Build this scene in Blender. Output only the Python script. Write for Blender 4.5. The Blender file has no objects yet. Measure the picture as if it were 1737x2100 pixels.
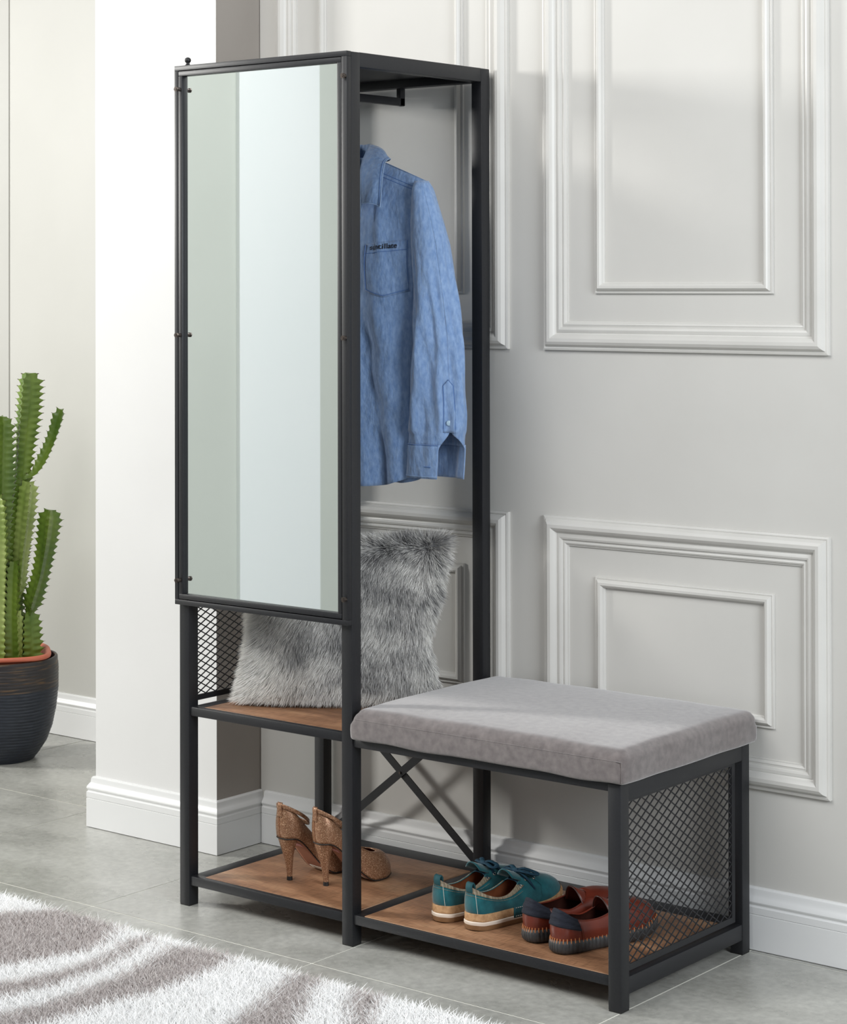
import bpy, bmesh, math, random
import numpy as np
from mathutils import Vector, Matrix
from math import sin, cos, pi, sqrt
random.seed(7); RNG = np.random.default_rng(11)
C = bpy.context.scene.collection

# ------------------------------------------------------------------ materials
def srgb(r, g, b):
    f = lambda c: ((c/255+0.055)/1.055)**2.4 if c > 10 else c/255/12.92
    return (f(r), f(g), f(b), 1)

def mat(name, col, rough=0.5, metal=0.0, col2=None, scale=20, stretch=(1, 1, 1), bump=0.0, bscale=None, detail=6,
        spec=0.5, sheen=0.0, lo=0.35, hi=0.65, rough2=None, coat=0.0, bdist=0.002):
    m = bpy.data.materials.new(name); m.use_nodes = True
    nt = m.node_tree; N = nt.nodes; L = nt.links; b = N['Principled BSDF']
    b.inputs['Base Color'].default_value = col; b.inputs['Roughness'].default_value = rough
    b.inputs['Metallic'].default_value = metal; b.inputs['Specular IOR Level'].default_value = spec
    b.inputs['Sheen Weight'].default_value = sheen; b.inputs['Coat Weight'].default_value = coat
    if col2 or bump or rough2 is not None:
        tc = N.new('ShaderNodeTexCoord'); mp = N.new('ShaderNodeMapping'); mp.inputs['Scale'].default_value = stretch
        L.new(tc.outputs['Object'], mp.inputs['Vector'])
        n = N.new('ShaderNodeTexNoise'); n.inputs['Scale'].default_value = scale; n.inputs['Detail'].default_value = detail
        L.new(mp.outputs['Vector'], n.inputs['Vector'])
        r = N.new('ShaderNodeValToRGB'); r.color_ramp.elements[0].position = lo; r.color_ramp.elements[1].position = hi
        r.color_ramp.elements[0].color = col; r.color_ramp.elements[1].color = col2 or col
        L.new(n.outputs['Fac'], r.inputs['Fac']); L.new(r.outputs['Color'], b.inputs['Base Color'])
        if rough2 is not None:
            mr = N.new('ShaderNodeMapRange'); mr.inputs['To Min'].default_value = rough; mr.inputs['To Max'].default_value = rough2
            mr.inputs['From Min'].default_value = lo; mr.inputs['From Max'].default_value = hi
            L.new(n.outputs['Fac'], mr.inputs['Value']); L.new(mr.outputs['Result'], b.inputs['Roughness'])
        if bump:
            n2 = N.new('ShaderNodeTexNoise'); n2.inputs['Scale'].default_value = bscale or scale; n2.inputs['Detail'].default_value = 5
            L.new(mp.outputs['Vector'], n2.inputs['Vector'])
            bp = N.new('ShaderNodeBump'); bp.inputs['Strength'].default_value = bump; bp.inputs['Distance'].default_value = bdist
            L.new(n2.outputs['Fac'], bp.inputs['Height']); L.new(bp.outputs['Normal'], b.inputs['Normal'])
    return m

M = {}
M['wall'] = mat('wall_paint', (0.56, 0.55, 0.52, 1), 0.55, col2=(0.59, 0.58, 0.55, 1), scale=3, bump=0.12, bscale=9, bdist=0.004)
M['trim'] = mat('moulding_paint', (0.58, 0.57, 0.54, 1), 0.38, col2=(0.62, 0.61, 0.58, 1), scale=6, bump=0.15, bscale=60, bdist=0.001)
M['base'] = mat('baseboard_gloss', (0.74, 0.745, 0.74, 1), 0.25, bump=0.05, bscale=40, bdist=0.001)
M['columnwhite'] = mat('column_white_paint', (0.71, 0.71, 0.70, 1), 0.5, col2=(0.73, 0.73, 0.72, 1), scale=3)
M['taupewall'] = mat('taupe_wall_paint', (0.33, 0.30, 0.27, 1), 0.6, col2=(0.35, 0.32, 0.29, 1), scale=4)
M['hall'] = mat('hall_paint', (0.505, 0.502, 0.47, 1), 0.6, col2=(0.525, 0.522, 0.49, 1), scale=3)
M['sage'] = mat('sage_paint', (0.60, 0.625, 0.575, 1), 0.7, col2=(0.62, 0.645, 0.595, 1), scale=2)
M['whitepaint'] = mat('white_paint', (0.90, 0.92, 0.92, 1), 0.6, col2=(0.88, 0.91, 0.91, 1), scale=2)
M['metal'] = mat('black_powder_coat', (0.011, 0.0115, 0.0135, 1), 0.45, col2=(0.014, 0.0145, 0.017, 1), scale=250, bump=0.12, bscale=900, bdist=0.0004, spec=0.42)
M['bolt'] = mat('bolt_metal', (0.06, 0.05, 0.045, 1), 0.35, 0.8, col2=(0.10, 0.08, 0.07, 1), scale=300)
M['panelwood_edge'] = mat('board_edge', (0.50, 0.31, 0.19, 1), 0.6, col2=(0.42, 0.25, 0.15, 1), scale=80)
M['fabric'] = mat('taupe_velvet', (0.112, 0.096, 0.094, 1), 0.85, col2=(0.180, 0.156, 0.151, 1), scale=70, detail=12, bump=0.6, bscale=900, bdist=0.0008, sheen=0.6, spec=0.15, lo=0.3, hi=0.7)
M['denim'] = mat('chambray_blue', (0.115, 0.205, 0.395, 1), 0.85, col2=(0.245, 0.355, 0.55, 1), scale=80, stretch=(2.0, 2.0, 0.9), detail=14, bump=0.6, bscale=30, bdist=0.009, sheen=0.3, spec=0.15, lo=0.18, hi=0.80)
M['denim_stitch'] = mat('chambray_seam', (0.10, 0.19, 0.42, 1), 0.9, spec=0.1)
M['denim_light'] = mat('chambray_edge', (0.34, 0.48, 0.70, 1), 0.9, spec=0.1)
M['button'] = mat('button_shell', (0.30, 0.42, 0.52, 1), 0.3)
M['ink'] = mat('print_ink', (0.01, 0.012, 0.02, 1), 0.8)
M['glaze'] = mat('pot_glaze', (0.012, 0.016, 0.026, 1), 0.42, col2=(0.022, 0.028, 0.042, 1), scale=30, stretch=(1, 1, 6))
M['glaze_rim'] = mat('pot_rim_bronze', (0.025, 0.022, 0.024, 1), 0.4, col2=(0.13, 0.075, 0.035, 1), scale=16, stretch=(1, 1, 14), lo=0.52, hi=0.72)
M['terracotta'] = mat('terracotta_plastic', (0.55, 0.14, 0.08, 1), 0.5, col2=(0.62, 0.17, 0.10, 1), scale=10)
M['soil'] = mat('soil', (0.05, 0.022, 0.012, 1), 0.95, col2=(0.12, 0.05, 0.03, 1), scale=120, bump=1, bscale=150, bdist=0.006)
M['cactus'] = mat('cactus_green', (0.052, 0.112, 0.011, 1), 0.38, col2=(0.19, 0.275, 0.04, 1), scale=14, stretch=(1, 1, 0.4), bump=0.3, bscale=70, lo=0.3, hi=0.7)
M['cactus_light'] = mat('cactus_pale_green', (0.20, 0.29, 0.055, 1), 0.42, col2=(0.38, 0.46, 0.15, 1), scale=14, stretch=(1, 1, 0.4), bump=0.3, bscale=70)
M['thorn'] = mat('thorn_brown', (0.07, 0.025, 0.012, 1), 0.6)
M['teal'] = mat('teal_suede', (0.002, 0.058, 0.072, 1), 0.88, col2=(0.010, 0.125, 0.145, 1), scale=35, bump=0.4, bscale=500, bdist=0.0006, sheen=0.4, spec=0.2, lo=0.3, hi=0.7)
M['teal_dark'] = mat('teal_trim', (0.004, 0.05, 0.06, 1), 0.8, col2=(0.008, 0.075, 0.09, 1), scale=60)
M['lace'] = mat('navy_lace', (0.002, 0.028, 0.055, 1), 0.8, col2=(0.004, 0.05, 0.085, 1), scale=90, bump=0.5, bscale=800, bdist=0.0006)
M['ribbed'] = mat('khaki_rib', (0.13, 0.105, 0.07, 1), 0.9, col2=(0.32, 0.27, 0.19, 1), scale=60, stretch=(1, 6, 1), bump=0.5, bscale=200)
M['jute'] = mat('tan_foxing', (0.33, 0.18, 0.08, 1), 0.85, col2=(0.50, 0.30, 0.15, 1), scale=90, bump=0.6, bscale=400, bdist=0.001)
M['midsole'] = mat('white_midsole', (0.72, 0.62, 0.52, 1), 0.5, col2=(0.80, 0.72, 0.62, 1), scale=20)
M['gum'] = mat('gum_outsole', (0.17, 0.085, 0.035, 1), 0.5, col2=(0.24, 0.13, 0.06, 1), scale=30)
M['leather_in'] = mat('tan_lining', (0.16, 0.05, 0.018, 1), 0.6, col2=(0.24, 0.08, 0.03, 1), scale=30)
M['eyelet'] = mat('eyelet_metal', (0.4, 0.36, 0.3, 1), 0.3, 0.9)
M['stitch'] = mat('white_stitch', (0.6, 0.58, 0.52, 1), 0.8)
M['burgundy'] = mat('chestnut_leather', (0.095, 0.016, 0.009, 1), 0.30, col2=(0.165, 0.028, 0.014, 1), scale=18, bump=0.25, bscale=120, bdist=0.0008, lo=0.3, hi=0.7)
M['darkleather'] = mat('dark_brown_leather', (0.035, 0.010, 0.007, 1), 0.45, col2=(0.06, 0.018, 0.012, 1), scale=30)
M['navy'] = mat('navy_knit', (0.006, 0.008, 0.016, 1), 0.9, col2=(0.012, 0.015, 0.026, 1), scale=60, stretch=(1, 1, 6), bump=0.6, bscale=120, bdist=0.001)
M['rubber'] = mat('charcoal_rubber', (0.022, 0.023, 0.024, 1), 0.5, col2=(0.05, 0.05, 0.05, 1), scale=40)
M['orange'] = mat('orange_thread', (0.42, 0.15, 0.05, 1), 0.7)
M['pinksole'] = mat('pink_tan_sole', (0.32, 0.14, 0.09, 1), 0.45, col2=(0.38, 0.17, 0.11, 1), scale=20)
M['sticker'] = mat('pale_sticker', (0.62, 0.58, 0.50, 1), 0.5)
M['sticker_pink'] = mat('pink_sticker', (0.7, 0.38, 0.42, 1), 0.4)
M['blackrubber'] = mat('black_heel_tip', (0.008, 0.008, 0.008, 1), 0.5)
M['steel'] = mat('hanger_steel', (0.3, 0.3, 0.3, 1), 0.3, 1.0)
M['hangerwood'] = mat('hanger_wood', (0.25, 0.13, 0.06, 1), 0.5, col2=(0.3, 0.16, 0.08, 1), scale=20)
M['rug_base'] = mat('rug_backing', (0.45, 0.43, 0.42, 1), 0.95)
M['rug_white'] = mat('rug_white_pile', (0.97, 0.97, 0.965, 1), 0.8, col2=(0.99, 0.99, 0.985, 1), scale=60, spec=0.2)
M['rug_grey'] = mat('rug_grey_pile', (0.40, 0.35, 0.34, 1), 0.8, col2=(0.74, 0.70, 0.68, 1), scale=140, spec=0.2)

def fur_mat():
    m = bpy.data.materials.new('grey_faux_fur'); m.use_nodes = True; N = m.node_tree.nodes; L = m.node_tree.links
    b = N['Principled BSDF']; b.inputs['Roughness'].default_value = 0.6; b.inputs['Specular IOR Level'].default_value = 0.3
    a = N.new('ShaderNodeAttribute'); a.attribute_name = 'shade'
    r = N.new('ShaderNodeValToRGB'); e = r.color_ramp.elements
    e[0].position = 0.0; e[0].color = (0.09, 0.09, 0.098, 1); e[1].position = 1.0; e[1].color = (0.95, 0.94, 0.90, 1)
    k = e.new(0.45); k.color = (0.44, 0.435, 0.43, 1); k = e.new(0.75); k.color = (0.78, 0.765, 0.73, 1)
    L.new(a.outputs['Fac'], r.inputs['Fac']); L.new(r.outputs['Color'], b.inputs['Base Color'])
    return m
M['fur'] = fur_mat()

def glitter_mat():
    m = bpy.data.materials.new('bronze_glitter'); m.use_nodes = True; N = m.node_tree.nodes; L = m.node_tree.links
    b = N['Principled BSDF']; b.inputs['Roughness'].default_value = 0.38; b.inputs['Metallic'].default_value = 0.35
    tc = N.new('ShaderNodeTexCoord'); v = N.new('ShaderNodeTexVoronoi'); v.inputs['Scale'].default_value = 900
    L.new(tc.outputs['Object'], v.inputs['Vector'])
    r = N.new('ShaderNodeValToRGB'); e = r.color_ramp.elements
    e[0].position = 0; e[0].color = (0.20, 0.095, 0.05, 1); e[1].position = 1; e[1].color = (0.85, 0.60, 0.40, 1)
    k = e.new(0.72); k.color = (0.34, 0.17, 0.09, 1); k = e.new(0.9); k.color = (0.5, 0.30, 0.18, 1)
    sep = N.new('ShaderNodeSeparateColor'); L.new(v.outputs['Color'], sep.inputs['Color'])
    L.new(sep.outputs['Red'], r.inputs['Fac']); L.new(r.outputs['Color'], b.inputs['Base Color'])
    bp = N.new('ShaderNodeBump'); bp.inputs['Strength'].default_value = 0.9; bp.inputs['Distance'].default_value = 0.0012
    L.new(sep.outputs['Green'], bp.inputs['Height']); L.new(bp.outputs['Normal'], b.inputs['Normal'])
    return m
M['glitter'] = glitter_mat()

def mirror_mat():
    m = bpy.data.materials.new('mirror_silver'); m.use_nodes = True; b = m.node_tree.nodes['Principled BSDF']
    b.inputs['Base Color'].default_value = (0.93, 0.965, 0.95, 1); b.inputs['Metallic'].default_value = 1; b.inputs['Roughness'].default_value = 0.012
    return m
M['mirror'] = mirror_mat()

def floor_mat():
    m = bpy.data.materials.new('grey_porcelain_tile'); m.use_nodes = True; N = m.node_tree.nodes; L = m.node_tree.links
    b = N['Principled BSDF']; tc = N.new('ShaderNodeTexCoord')
    def noise(s, d=8, dist=0.0, st=(1, 1, 1)):
        mp = N.new('ShaderNodeMapping'); mp.inputs['Scale'].default_value = st; L.new(tc.outputs['Object'], mp.inputs['Vector'])
        n = N.new('ShaderNodeTexNoise'); n.inputs['Scale'].default_value = s; n.inputs['Detail'].default_value = d
        n.inputs['Distortion'].default_value = dist; n.inputs['Roughness'].default_value = 0.62; L.new(mp.outputs['Vector'], n.inputs['Vector']); return n
    n1 = noise(4.0, 12, 0.3, (1, 1.4, 1)); n2 = noise(60, 9)
    r = N.new('ShaderNodeValToRGB'); e = r.color_ramp.elements; e[0].position = 0.33; e[0].color = (0.32, 0.32, 0.295, 1); e[1].position = 0.68; e[1].color = (0.46, 0.46, 0.43, 1)
    L.new(n1.outputs['Fac'], r.inputs['Fac'])
    r2 = N.new('ShaderNodeValToRGB'); e = r2.color_ramp.elements; e[0].position = 0.35; e[0].color = (0.86, 0.86, 0.86, 1); e[1].position = 0.70; e[1].color = (1.14, 1.14, 1.13, 1)
    L.new(n2.outputs['Fac'], r2.inputs['Fac'])
    mx = N.new('ShaderNodeMix'); mx.data_type = 'RGBA'; mx.blend_type = 'MULTIPLY'; mx.inputs['Factor'].default_value = 1
    L.new(r.outputs['Color'], mx.inputs[6]); L.new(r2.outputs['Color'], mx.inputs[7]); L.new(mx.outputs[2], b.inputs['Base Color'])
    mr = N.new('ShaderNodeMapRange'); mr.inputs['To Min'].default_value = 0.20; mr.inputs['To Max'].default_value = 0.36
    L.new(n1.outputs['Fac'], mr.inputs['Value']); L.new(mr.outputs['Result'], b.inputs['Roughness'])
    bp = N.new('ShaderNodeBump'); bp.inputs['Strength'].default_value = 0.08; bp.inputs['Distance'].default_value = 0.001
    L.new(n2.outputs['Fac'], bp.inputs['Height']); L.new(bp.outputs['Normal'], b.inputs['Normal'])
    return m
M['floor'] = floor_mat(); M['grout'] = mat('cream_grout', (0.86, 0.85, 0.77, 1), 0.8)

def wood_mat():
    m = bpy.data.materials.new('rustic_oak_board'); m.use_nodes = True; N = m.node_tree.nodes; L = m.node_tree.links
    b = N['Principled BSDF']; b.inputs['Roughness'].default_value = 0.5; tc = N.new('ShaderNodeTexCoord')
    def noise(s, st, d=8, dist=0.3):
        mp = N.new('ShaderNodeMapping'); mp.inputs['Scale'].default_value = st; L.new(tc.outputs['Object'], mp.inputs['Vector'])
        n = N.new('ShaderNodeTexNoise'); n.inputs['Scale'].default_value = s; n.inputs['Detail'].default_value = d; n.inputs['Distortion'].default_value = dist
        L.new(mp.outputs['Vector'], n.inputs['Vector']); return n
    g = noise(4.5, (1, 3.2, 1)); f = noise(40, (1, 10, 1), 4, 0); saw = noise(30, (9, 0.8, 1), 3, 0)
    r = N.new('ShaderNodeValToRGB'); e = r.color_ramp.elements; e[0].position = 0.3; e[0].color = (0.17, 0.082, 0.042, 1); e[1].position = 0.72; e[1].color = (0.43, 0.25, 0.14, 1)
    k = e.new(0.5); k.color = (0.285, 0.145, 0.076, 1)
    L.new(g.outputs['Fac'], r.inputs['Fac'])
    def mul(a, n, lo, hi, p0, p1):
        rr = N.new('ShaderNodeValToRGB'); ee = rr.color_ramp.elements; ee[0].position = p0; ee[0].color = (lo, lo, lo, 1); ee[1].position = p1; ee[1].color = (hi, hi, hi, 1)
        L.new(n.outputs['Fac'], rr.inputs['Fac'])
        mx = N.new('ShaderNodeMix'); mx.data_type = 'RGBA'; mx.blend_type = 'MULTIPLY'; mx.inputs['Factor'].default_value = 1
        L.new(a, mx.inputs[6]); L.new(rr.outputs['Color'], mx.inputs[7]); return mx.outputs[2]
    c = mul(r.outputs['Color'], f, 0.80, 1.08, 0.38, 0.6); c = mul(c, saw, 0.76, 1.0, 0.38, 0.45)
    L.new(c, b.inputs['Base Color'])
    return m
M['wood'] = wood_mat()

# ------------------------------------------------------------------ helpers
def link(o, parent=None):
    C.objects.link(o)
    if parent is not None: o.parent = parent
    return o

def mesh_obj(name, verts, faces, m, parent=None, smooth=True, angle=40, mi=None):
    me = bpy.data.meshes.new(name); me.from_pydata([tuple(v) for v in verts], [], faces); 
    for k in (m if isinstance(m, (list, tuple)) else [m]): me.materials.append(k)
    if mi is not None: me.polygons.foreach_set('material_index', mi)
    if smooth:
        me.polygons.foreach_set('use_smooth', [True]*len(me.polygons))
        if angle: me.set_sharp_from_angle(angle=math.radians(angle))
    me.update()
    return link(bpy.data.objects.new(name, me), parent)

def bm_obj(name, bm, m, parent=None, smooth=True, angle=35):
    bmesh.ops.recalc_face_normals(bm, faces=bm.faces)
    me = bpy.data.meshes.new(name); bm.to_mesh(me); bm.free()
    for k in (m if isinstance(m, (list, tuple)) else [m]): me.materials.append(k)
    if smooth:
        me.polygons.foreach_set('use_smooth', [True]*len(me.polygons)); me.set_sharp_from_angle(angle=math.radians(angle))
    return link(bpy.data.objects.new(name, me), parent)

def box(bm, x0, x1, y0, y1, z0, z1, bev=0.0, mi=0):
    vs = [bm.verts.new((x, y, z)) for x in (x0, x1) for y in (y0, y1) for z in (z0, z1)]
    fs = [bm.faces.new([vs[i] for i in q]) for q in ((0, 1, 3, 2), (4, 6, 7, 5), (0, 4, 5, 1), (2, 3, 7, 6), (0, 2, 6, 4), (1, 5, 7, 3))]
    for f in fs: f.material_index = mi
    if bev:
        es = list({e for f in fs for e in f.edges})
        r = bmesh.ops.bevel(bm, geom=es, offset=bev, segments=2, affect='EDGES', profile=0.5)
        for f in r['faces']: f.material_index = mi

def bar(bm, a, b, w, t, nrm, mi=0):
    """rectangular bar a->b; w across, t along nrm"""
    a, b, nrm = Vector(a), Vector(b), Vector(nrm).normalized(); d = (b-a).normalized(); s = d.cross(nrm).normalized()
    vs = []
    for p in (a, b):
        for i, j in ((-1, -1), (1, -1), (1, 1), (-1, 1)): vs.append(bm.verts.new(p+s*i*w/2+nrm*j*t/2))
    for q in ((0, 1, 2, 3), (7, 6, 5, 4), (0, 4, 5, 1), (1, 5, 6, 2), (2, 6, 7, 3), (3, 7, 4, 0)):
        bm.faces.new([vs[i] for i in q]).material_index = mi

def tube(bm, pts, r, n=8, closed=False, mi=0, flat=1.0, up=Vector((0, 0, 1))):
    pts = [Vector(p) for p in pts]; R = r if isinstance(r, (list, tuple)) else [r]*len(pts); rings = []
    for i, p in enumerate(pts):
        if closed: d = pts[(i+1) % len(pts)]-pts[i-1]
        else: d = pts[min(i+1, len(pts)-1)]-pts[max(i-1, 0)]
        d.normalize(); u = up
        if abs(d.dot(u)) > 0.95: u = Vector((1, 0, 0))
        s = d.cross(u).normalized(); t = s.cross(d)
        rings.append([bm.verts.new(p+(s*cos(2*pi*k/n)+t*sin(2*pi*k/n)*flat)*R[i]) for k in range(n)])
    m = len(rings)
    for i in range(m if closed else m-1):
        a, b = rings[i], rings[(i+1) % m]
        for k in range(n): bm.faces.new((a[k], a[(k+1) % n], b[(k+1) % n], b[k])).material_index = mi
    if not closed:
        bm.faces.new(rings[0][::-1]).material_index = mi; bm.faces.new(rings[-1]).material_index = mi

def cyl(bm, a, b, r, n=16, mi=0, r2=None): tube(bm, [a, b], [r, r if r2 is None else r2], n, mi=mi)

def lathe(bm, prof, n=48, mi=None, center=(0, 0)):
    rings = [[bm.verts.new((center[0]+r*cos(2*pi*k/n), center[1]+r*sin(2*pi*k/n), z)) for k in range(n)] for r, z in prof]
    for i in range(len(rings)-1):
        for k in range(n):
            f = bm.faces.new((rings[i][k], rings[i][(k+1) % n], rings[i+1][(k+1) % n], rings[i+1][k]))
            if mi: f.material_index = mi[i]
    return rings

def empty(name, loc=(0, 0, 0)):
    o = bpy.data.objects.new(name, None); o.empty_display_size = 0.05; o.location = loc; return link(o)
def tag(o, label=None, cat=None, group=None, kind=None):
    if label: o['label'] = label
    if cat: o['category'] = cat
    if group: o['group'] = group
    if kind: o['kind'] = kind
    return o
def struct(name, bm, m, label=None, **k):
    o = bm_obj(name, bm, m, **k); o['kind'] = 'structure'
    if label: o['label'] = label
    return o

def catmull(P, n, closed=False):
    P = [Vector(p) for p in P]; m = len(P); out = []
    segs = m if closed else m-1
    for q in range(n):
        t = q/(n if closed else n-1)*segs; i = min(int(t), segs-1); f = t-i
        g = (lambda j: P[j % m]) if closed else (lambda j: P[max(0, min(m-1, j))])
        a, b, c, d = g(i-1), g(i), g(i+1), g(i+2)
        out.append(0.5*((2*b)+(c-a)*f+(2*a-5*b+4*c-d)*f*f+(3*b-a-3*c+d)*f**3))
    return out
def lerp(a, b, t): return a+(b-a)*t
def interp(x, xs, ys): return float(np.interp(x, xs, ys))
def smooth(t): t = max(0, min(1, t)); return t*t*(3-2*t)

# ------------------------------------------------------------------ room
WY = 0.495                                    # face of the panelled wall
bm = bmesh.new()
XS = [-3.9, -3.27, -2.64, -2.015, -1.385, -0.76, -0.136+0.003, 0.49, 1.125, 1.75, 2.38, 3.01, 3.64]
XS = [-3.285, -2.655, -2.02, -1.40, -0.76, -0.137, 0.490, 1.125, 1.755, 2.385, 3.015, 3.645, 4.275]
YS = [-5.45, -4.86, -4.27, -3.68, -3.09, -2.50, -1.91, -1.32, -0.723, -0.127, 0.465, 1.06]
g = 0.0015
for i in range(len(XS)-1):
    for j in range(len(YS)-1):
        v = [bm.verts.new((x, y, 0)) for x, y in ((XS[i]+g, YS[j]+g), (XS[i+1]-g, YS[j]+g), (XS[i+1]-g, YS[j+1]-g), (XS[i]+g, YS[j+1]-g))]
        bm.faces.new(v).material_index = 0
v = [bm.verts.new(p) for p in ((-3.4, -5.5, -0.0006), (4.3, -5.5, -0.0006), (4.3, 1.2, -0.0006), (-3.4, 1.2, -0.0006))]
bm.faces.new(v).material_index = 1
box(bm, -3.4, 4.3, -5.5, 1.2, -0.1, -0.0012, mi=1)
struct('floor', bm, [M['floor'], M['grout']], smooth=False)

bm = bmesh.new(); box(bm, -0.2215, 4.3, WY, WY+0.12, 0, 2.75); struct('wall_back', bm, M['wall'], smooth=False)
bm = bmesh.new(); box(bm, -0.635, -0.2235, 0.345, 1.15, 0, 2.75)
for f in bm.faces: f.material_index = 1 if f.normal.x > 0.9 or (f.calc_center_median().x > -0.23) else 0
struct('wall_column', bm, [M['columnwhite'], M['taupewall']], smooth=False)
bm = bmesh.new(); box(bm, -1.7545, -0.5, 1.03, 1.15, 0, 2.75, bev=0.002); box(bm, -3.4, -1.7595, 1.03, 1.15, 0, 2.75, bev=0.002)
struct('wall_hall', bm, M['hall'])
# outer left wall with the window opening that lets the daylight in
bm = bmesh.new()
for b in ((-5.5, -2.35, 0, 2.75), (-0.60, 1.15, 0, 2.75), (-2.35, -0.60, 0, 0.85), (-2.35, -0.60, 2.65, 2.75)): box(bm, -3.52, -3.40, b[0], b[1], b[2], b[3])
struct('wall_window_side', bm, M['hall'], smooth=False)
bm = bmesh.new()
for b in ((-2.35, -2.31, 0.85, 2.65), (-0.64, -0.60, 0.85, 2.65), (-2.31, -0.64, 0.85, 0.89), (-2.31, -0.64, 2.61, 2.65)): box(bm, -3.49, -3.43, b[0], b[1], b[2], b[3], bev=0.003)
struct('window_1', bm, M['base'])
# wall at the left of the room (seen in the mirror) with a white pilaster
bm = bmesh.new(); box(bm, -2.02, -1.9, -4.4, -1.25, 0, 2.75); struct('wall_left', bm, M['sage'], smooth=False)
bm = bmesh.new(); box(bm, -1.9, -1.885, -2.615, -2.19, 0, 2.75); struct('trim_pilaster', bm, M['whitepaint'], smooth=False)

def sweep(name, path, prof, m, closed=False):
    """profile (out, z) swept along plan path; 'out' is to the right-hand side of the direction of travel"""
    bm = bmesh.new(); n = len(path); P = [Vector((p[0], p[1])) for p in path]; rings = []
    for i, p in enumerate(P):
        d0 = (P[i]-P[i-1]) if (i > 0 or closed) else None; d1 = (P[(i+1) % n]-P[i]) if (i < n-1 or closed) else None
        nn = [Vector((d.y, -d.x)).normalized() for d in (d0, d1) if d is not None]
        o = nn[0] if len(nn) == 1 else (nn[0]+nn[1])/(1+nn[0].dot(nn[1]))
        rings.append([bm.verts.new((p.x+o.x*q, p.y+o.y*q, z)) for q, z in prof])
    for i in range(n if closed else n-1):
        a, b = rings[i], rings[(i+1) % n]
        for k in range(len(prof)-1): bm.faces.new((a[k], b[k], b[k+1], a[k+1]))
    if not closed:
        for r in (rings[0], rings[-1]): bm.faces.new(r)
    return struct(name, bm, m, angle=28)

BB = [(0, 0.0015), (0.0165, 0.0015), (0.0165, 0.0705), (0.0150, 0.0712), (0.0150, 0.0722), (0.0163, 0.0730), (0.0163, 0.086), (0.0140, 0.0885),
      (0.0138, 0.0905), (0.0158, 0.0935), (0.0164, 0.0965), (0.0150, 0.1005), (0.0115, 0.1050), (0.0090, 0.1100), (0.0085, 0.1160), (0.0075, 0.1205), (0.0045, 0.1235), (0, 0.1240)]
sweep('baseboard_back', [(-0.205, WY), (4.3, WY)], BB, M['base'])
sweep('baseboard_column', [(-0.635, 1.03), (-0.635, 0.345), (-0.2235, 0.345), (-0.2235, WY-0.001)], BB, M['base'])
sweep('baseboard_hall', [(-1.7545, 1.03), (-0.653, 1.03)], BB, M['base'])

def frame_sweep(name, x0, x1, z0, z1, prof, m):
    """mitred picture-frame moulding on the back wall; profile (distance in from outer edge, height off wall)"""
    bm = bmesh.new(); cs = [(x0, z0, 1, 1), (x1, z0, -1, 1), (x1, z1, -1, -1), (x0, z1, 1, -1)]
    rings = [[bm.verts.new((x+sx*q, WY-h, z+sz*q)) for q, h in prof] for x, z, sx, sz in cs]
    for i in range(4):
        a, b = rings[i], rings[(i+1) % 4]
        for k in range(len(prof)-1): bm.faces.new((a[k], b[k], b[k+1], a[k+1]))
    return struct(name, bm, m, angle=28)
BIG = [(0, -0.001), (0, 0.008), (0.004, 0.0095), (0.007, 0.0085), (0.0085, 0.011), (0.012, 0.017), (0.018, 0.0205), (0.025, 0.0200), (0.031, 0.016), (0.034, 0.0105),
       (0.0365, 0.009), (0.039, 0.0105), (0.044, 0.0115), (0.048, 0.010), (0.0495, 0.0065), (0.052, 0.007), (0.055, 0.0085), (0.058, 0.007), (0.0595, 0.004), (0.062, 0.0035), (0.063, -0.001)]
SML = [(0, -0.001), (0, 0.005), (0.003, 0.006), (0.005, 0.005), (0.0065, 0.009), (0.011, 0.013), (0.016, 0.0125), (0.020, 0.009), (0.0215, 0.0045), (0.0235, 0.003), (0.024, -0.001)]
ti = 1
for px in (-0.164, 0.613, 1.390, 2.167):
    for z0, z1, s0, s1 in ((1.189, 2.55, 1.310, 2.43), (0.320, 0.834, 0.444, 0.712)):
        frame_sweep('trim_%d' % ti, px, px+0.683, z0, z1, BIG, M['trim']); ti += 1
        frame_sweep('trim_%d' % ti, px+0.132, px+0.683-0.125, s0, s1, SML, M['trim']); ti += 1

# ------------------------------------------------------------------ hall tree
W1, WT, D, H, p, HB = 0.4872, 1.1290, 0.4652, 1.800, 0.0284, 0.4168
ht = tag(empty('hall_tree'), 'black metal hall tree with tall mirrored coat tower and low padded shoe bench', 'hall tree')
def B(name, boxes, m=M['metal'], parent=ht, bev=0.0018, label=None):
    bm = bmesh.new()
    for b in boxes: box(bm, *b, bev=bev)
    o = bm_obj(name, bm, m, parent)
    if label: o['label'] = label
    return o
for x, y, h in ((0, 0, H), (W1-p, 0, H), (0, D-p, H), (W1-p, D-p, H), (WT-p, 0, HB), (WT-p, D-p, HB)):
    B('post', [(x, x+p, y, y+p, 0.0025, h-0.0005)]); 
for x, y in ((0, 0), (W1-p, 0), (0, D-p), (W1-p, D-p), (WT-p, 0), (WT-p, D-p)):
    B('foot_cap', [(x+0.0006, x+p-0.0006, y+0.0006, y+p-0.0006, 0, 0.004)], M['blackrubber'], bev=0.0006)
rz0, rz1 = 0.0445, 0.0642
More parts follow.
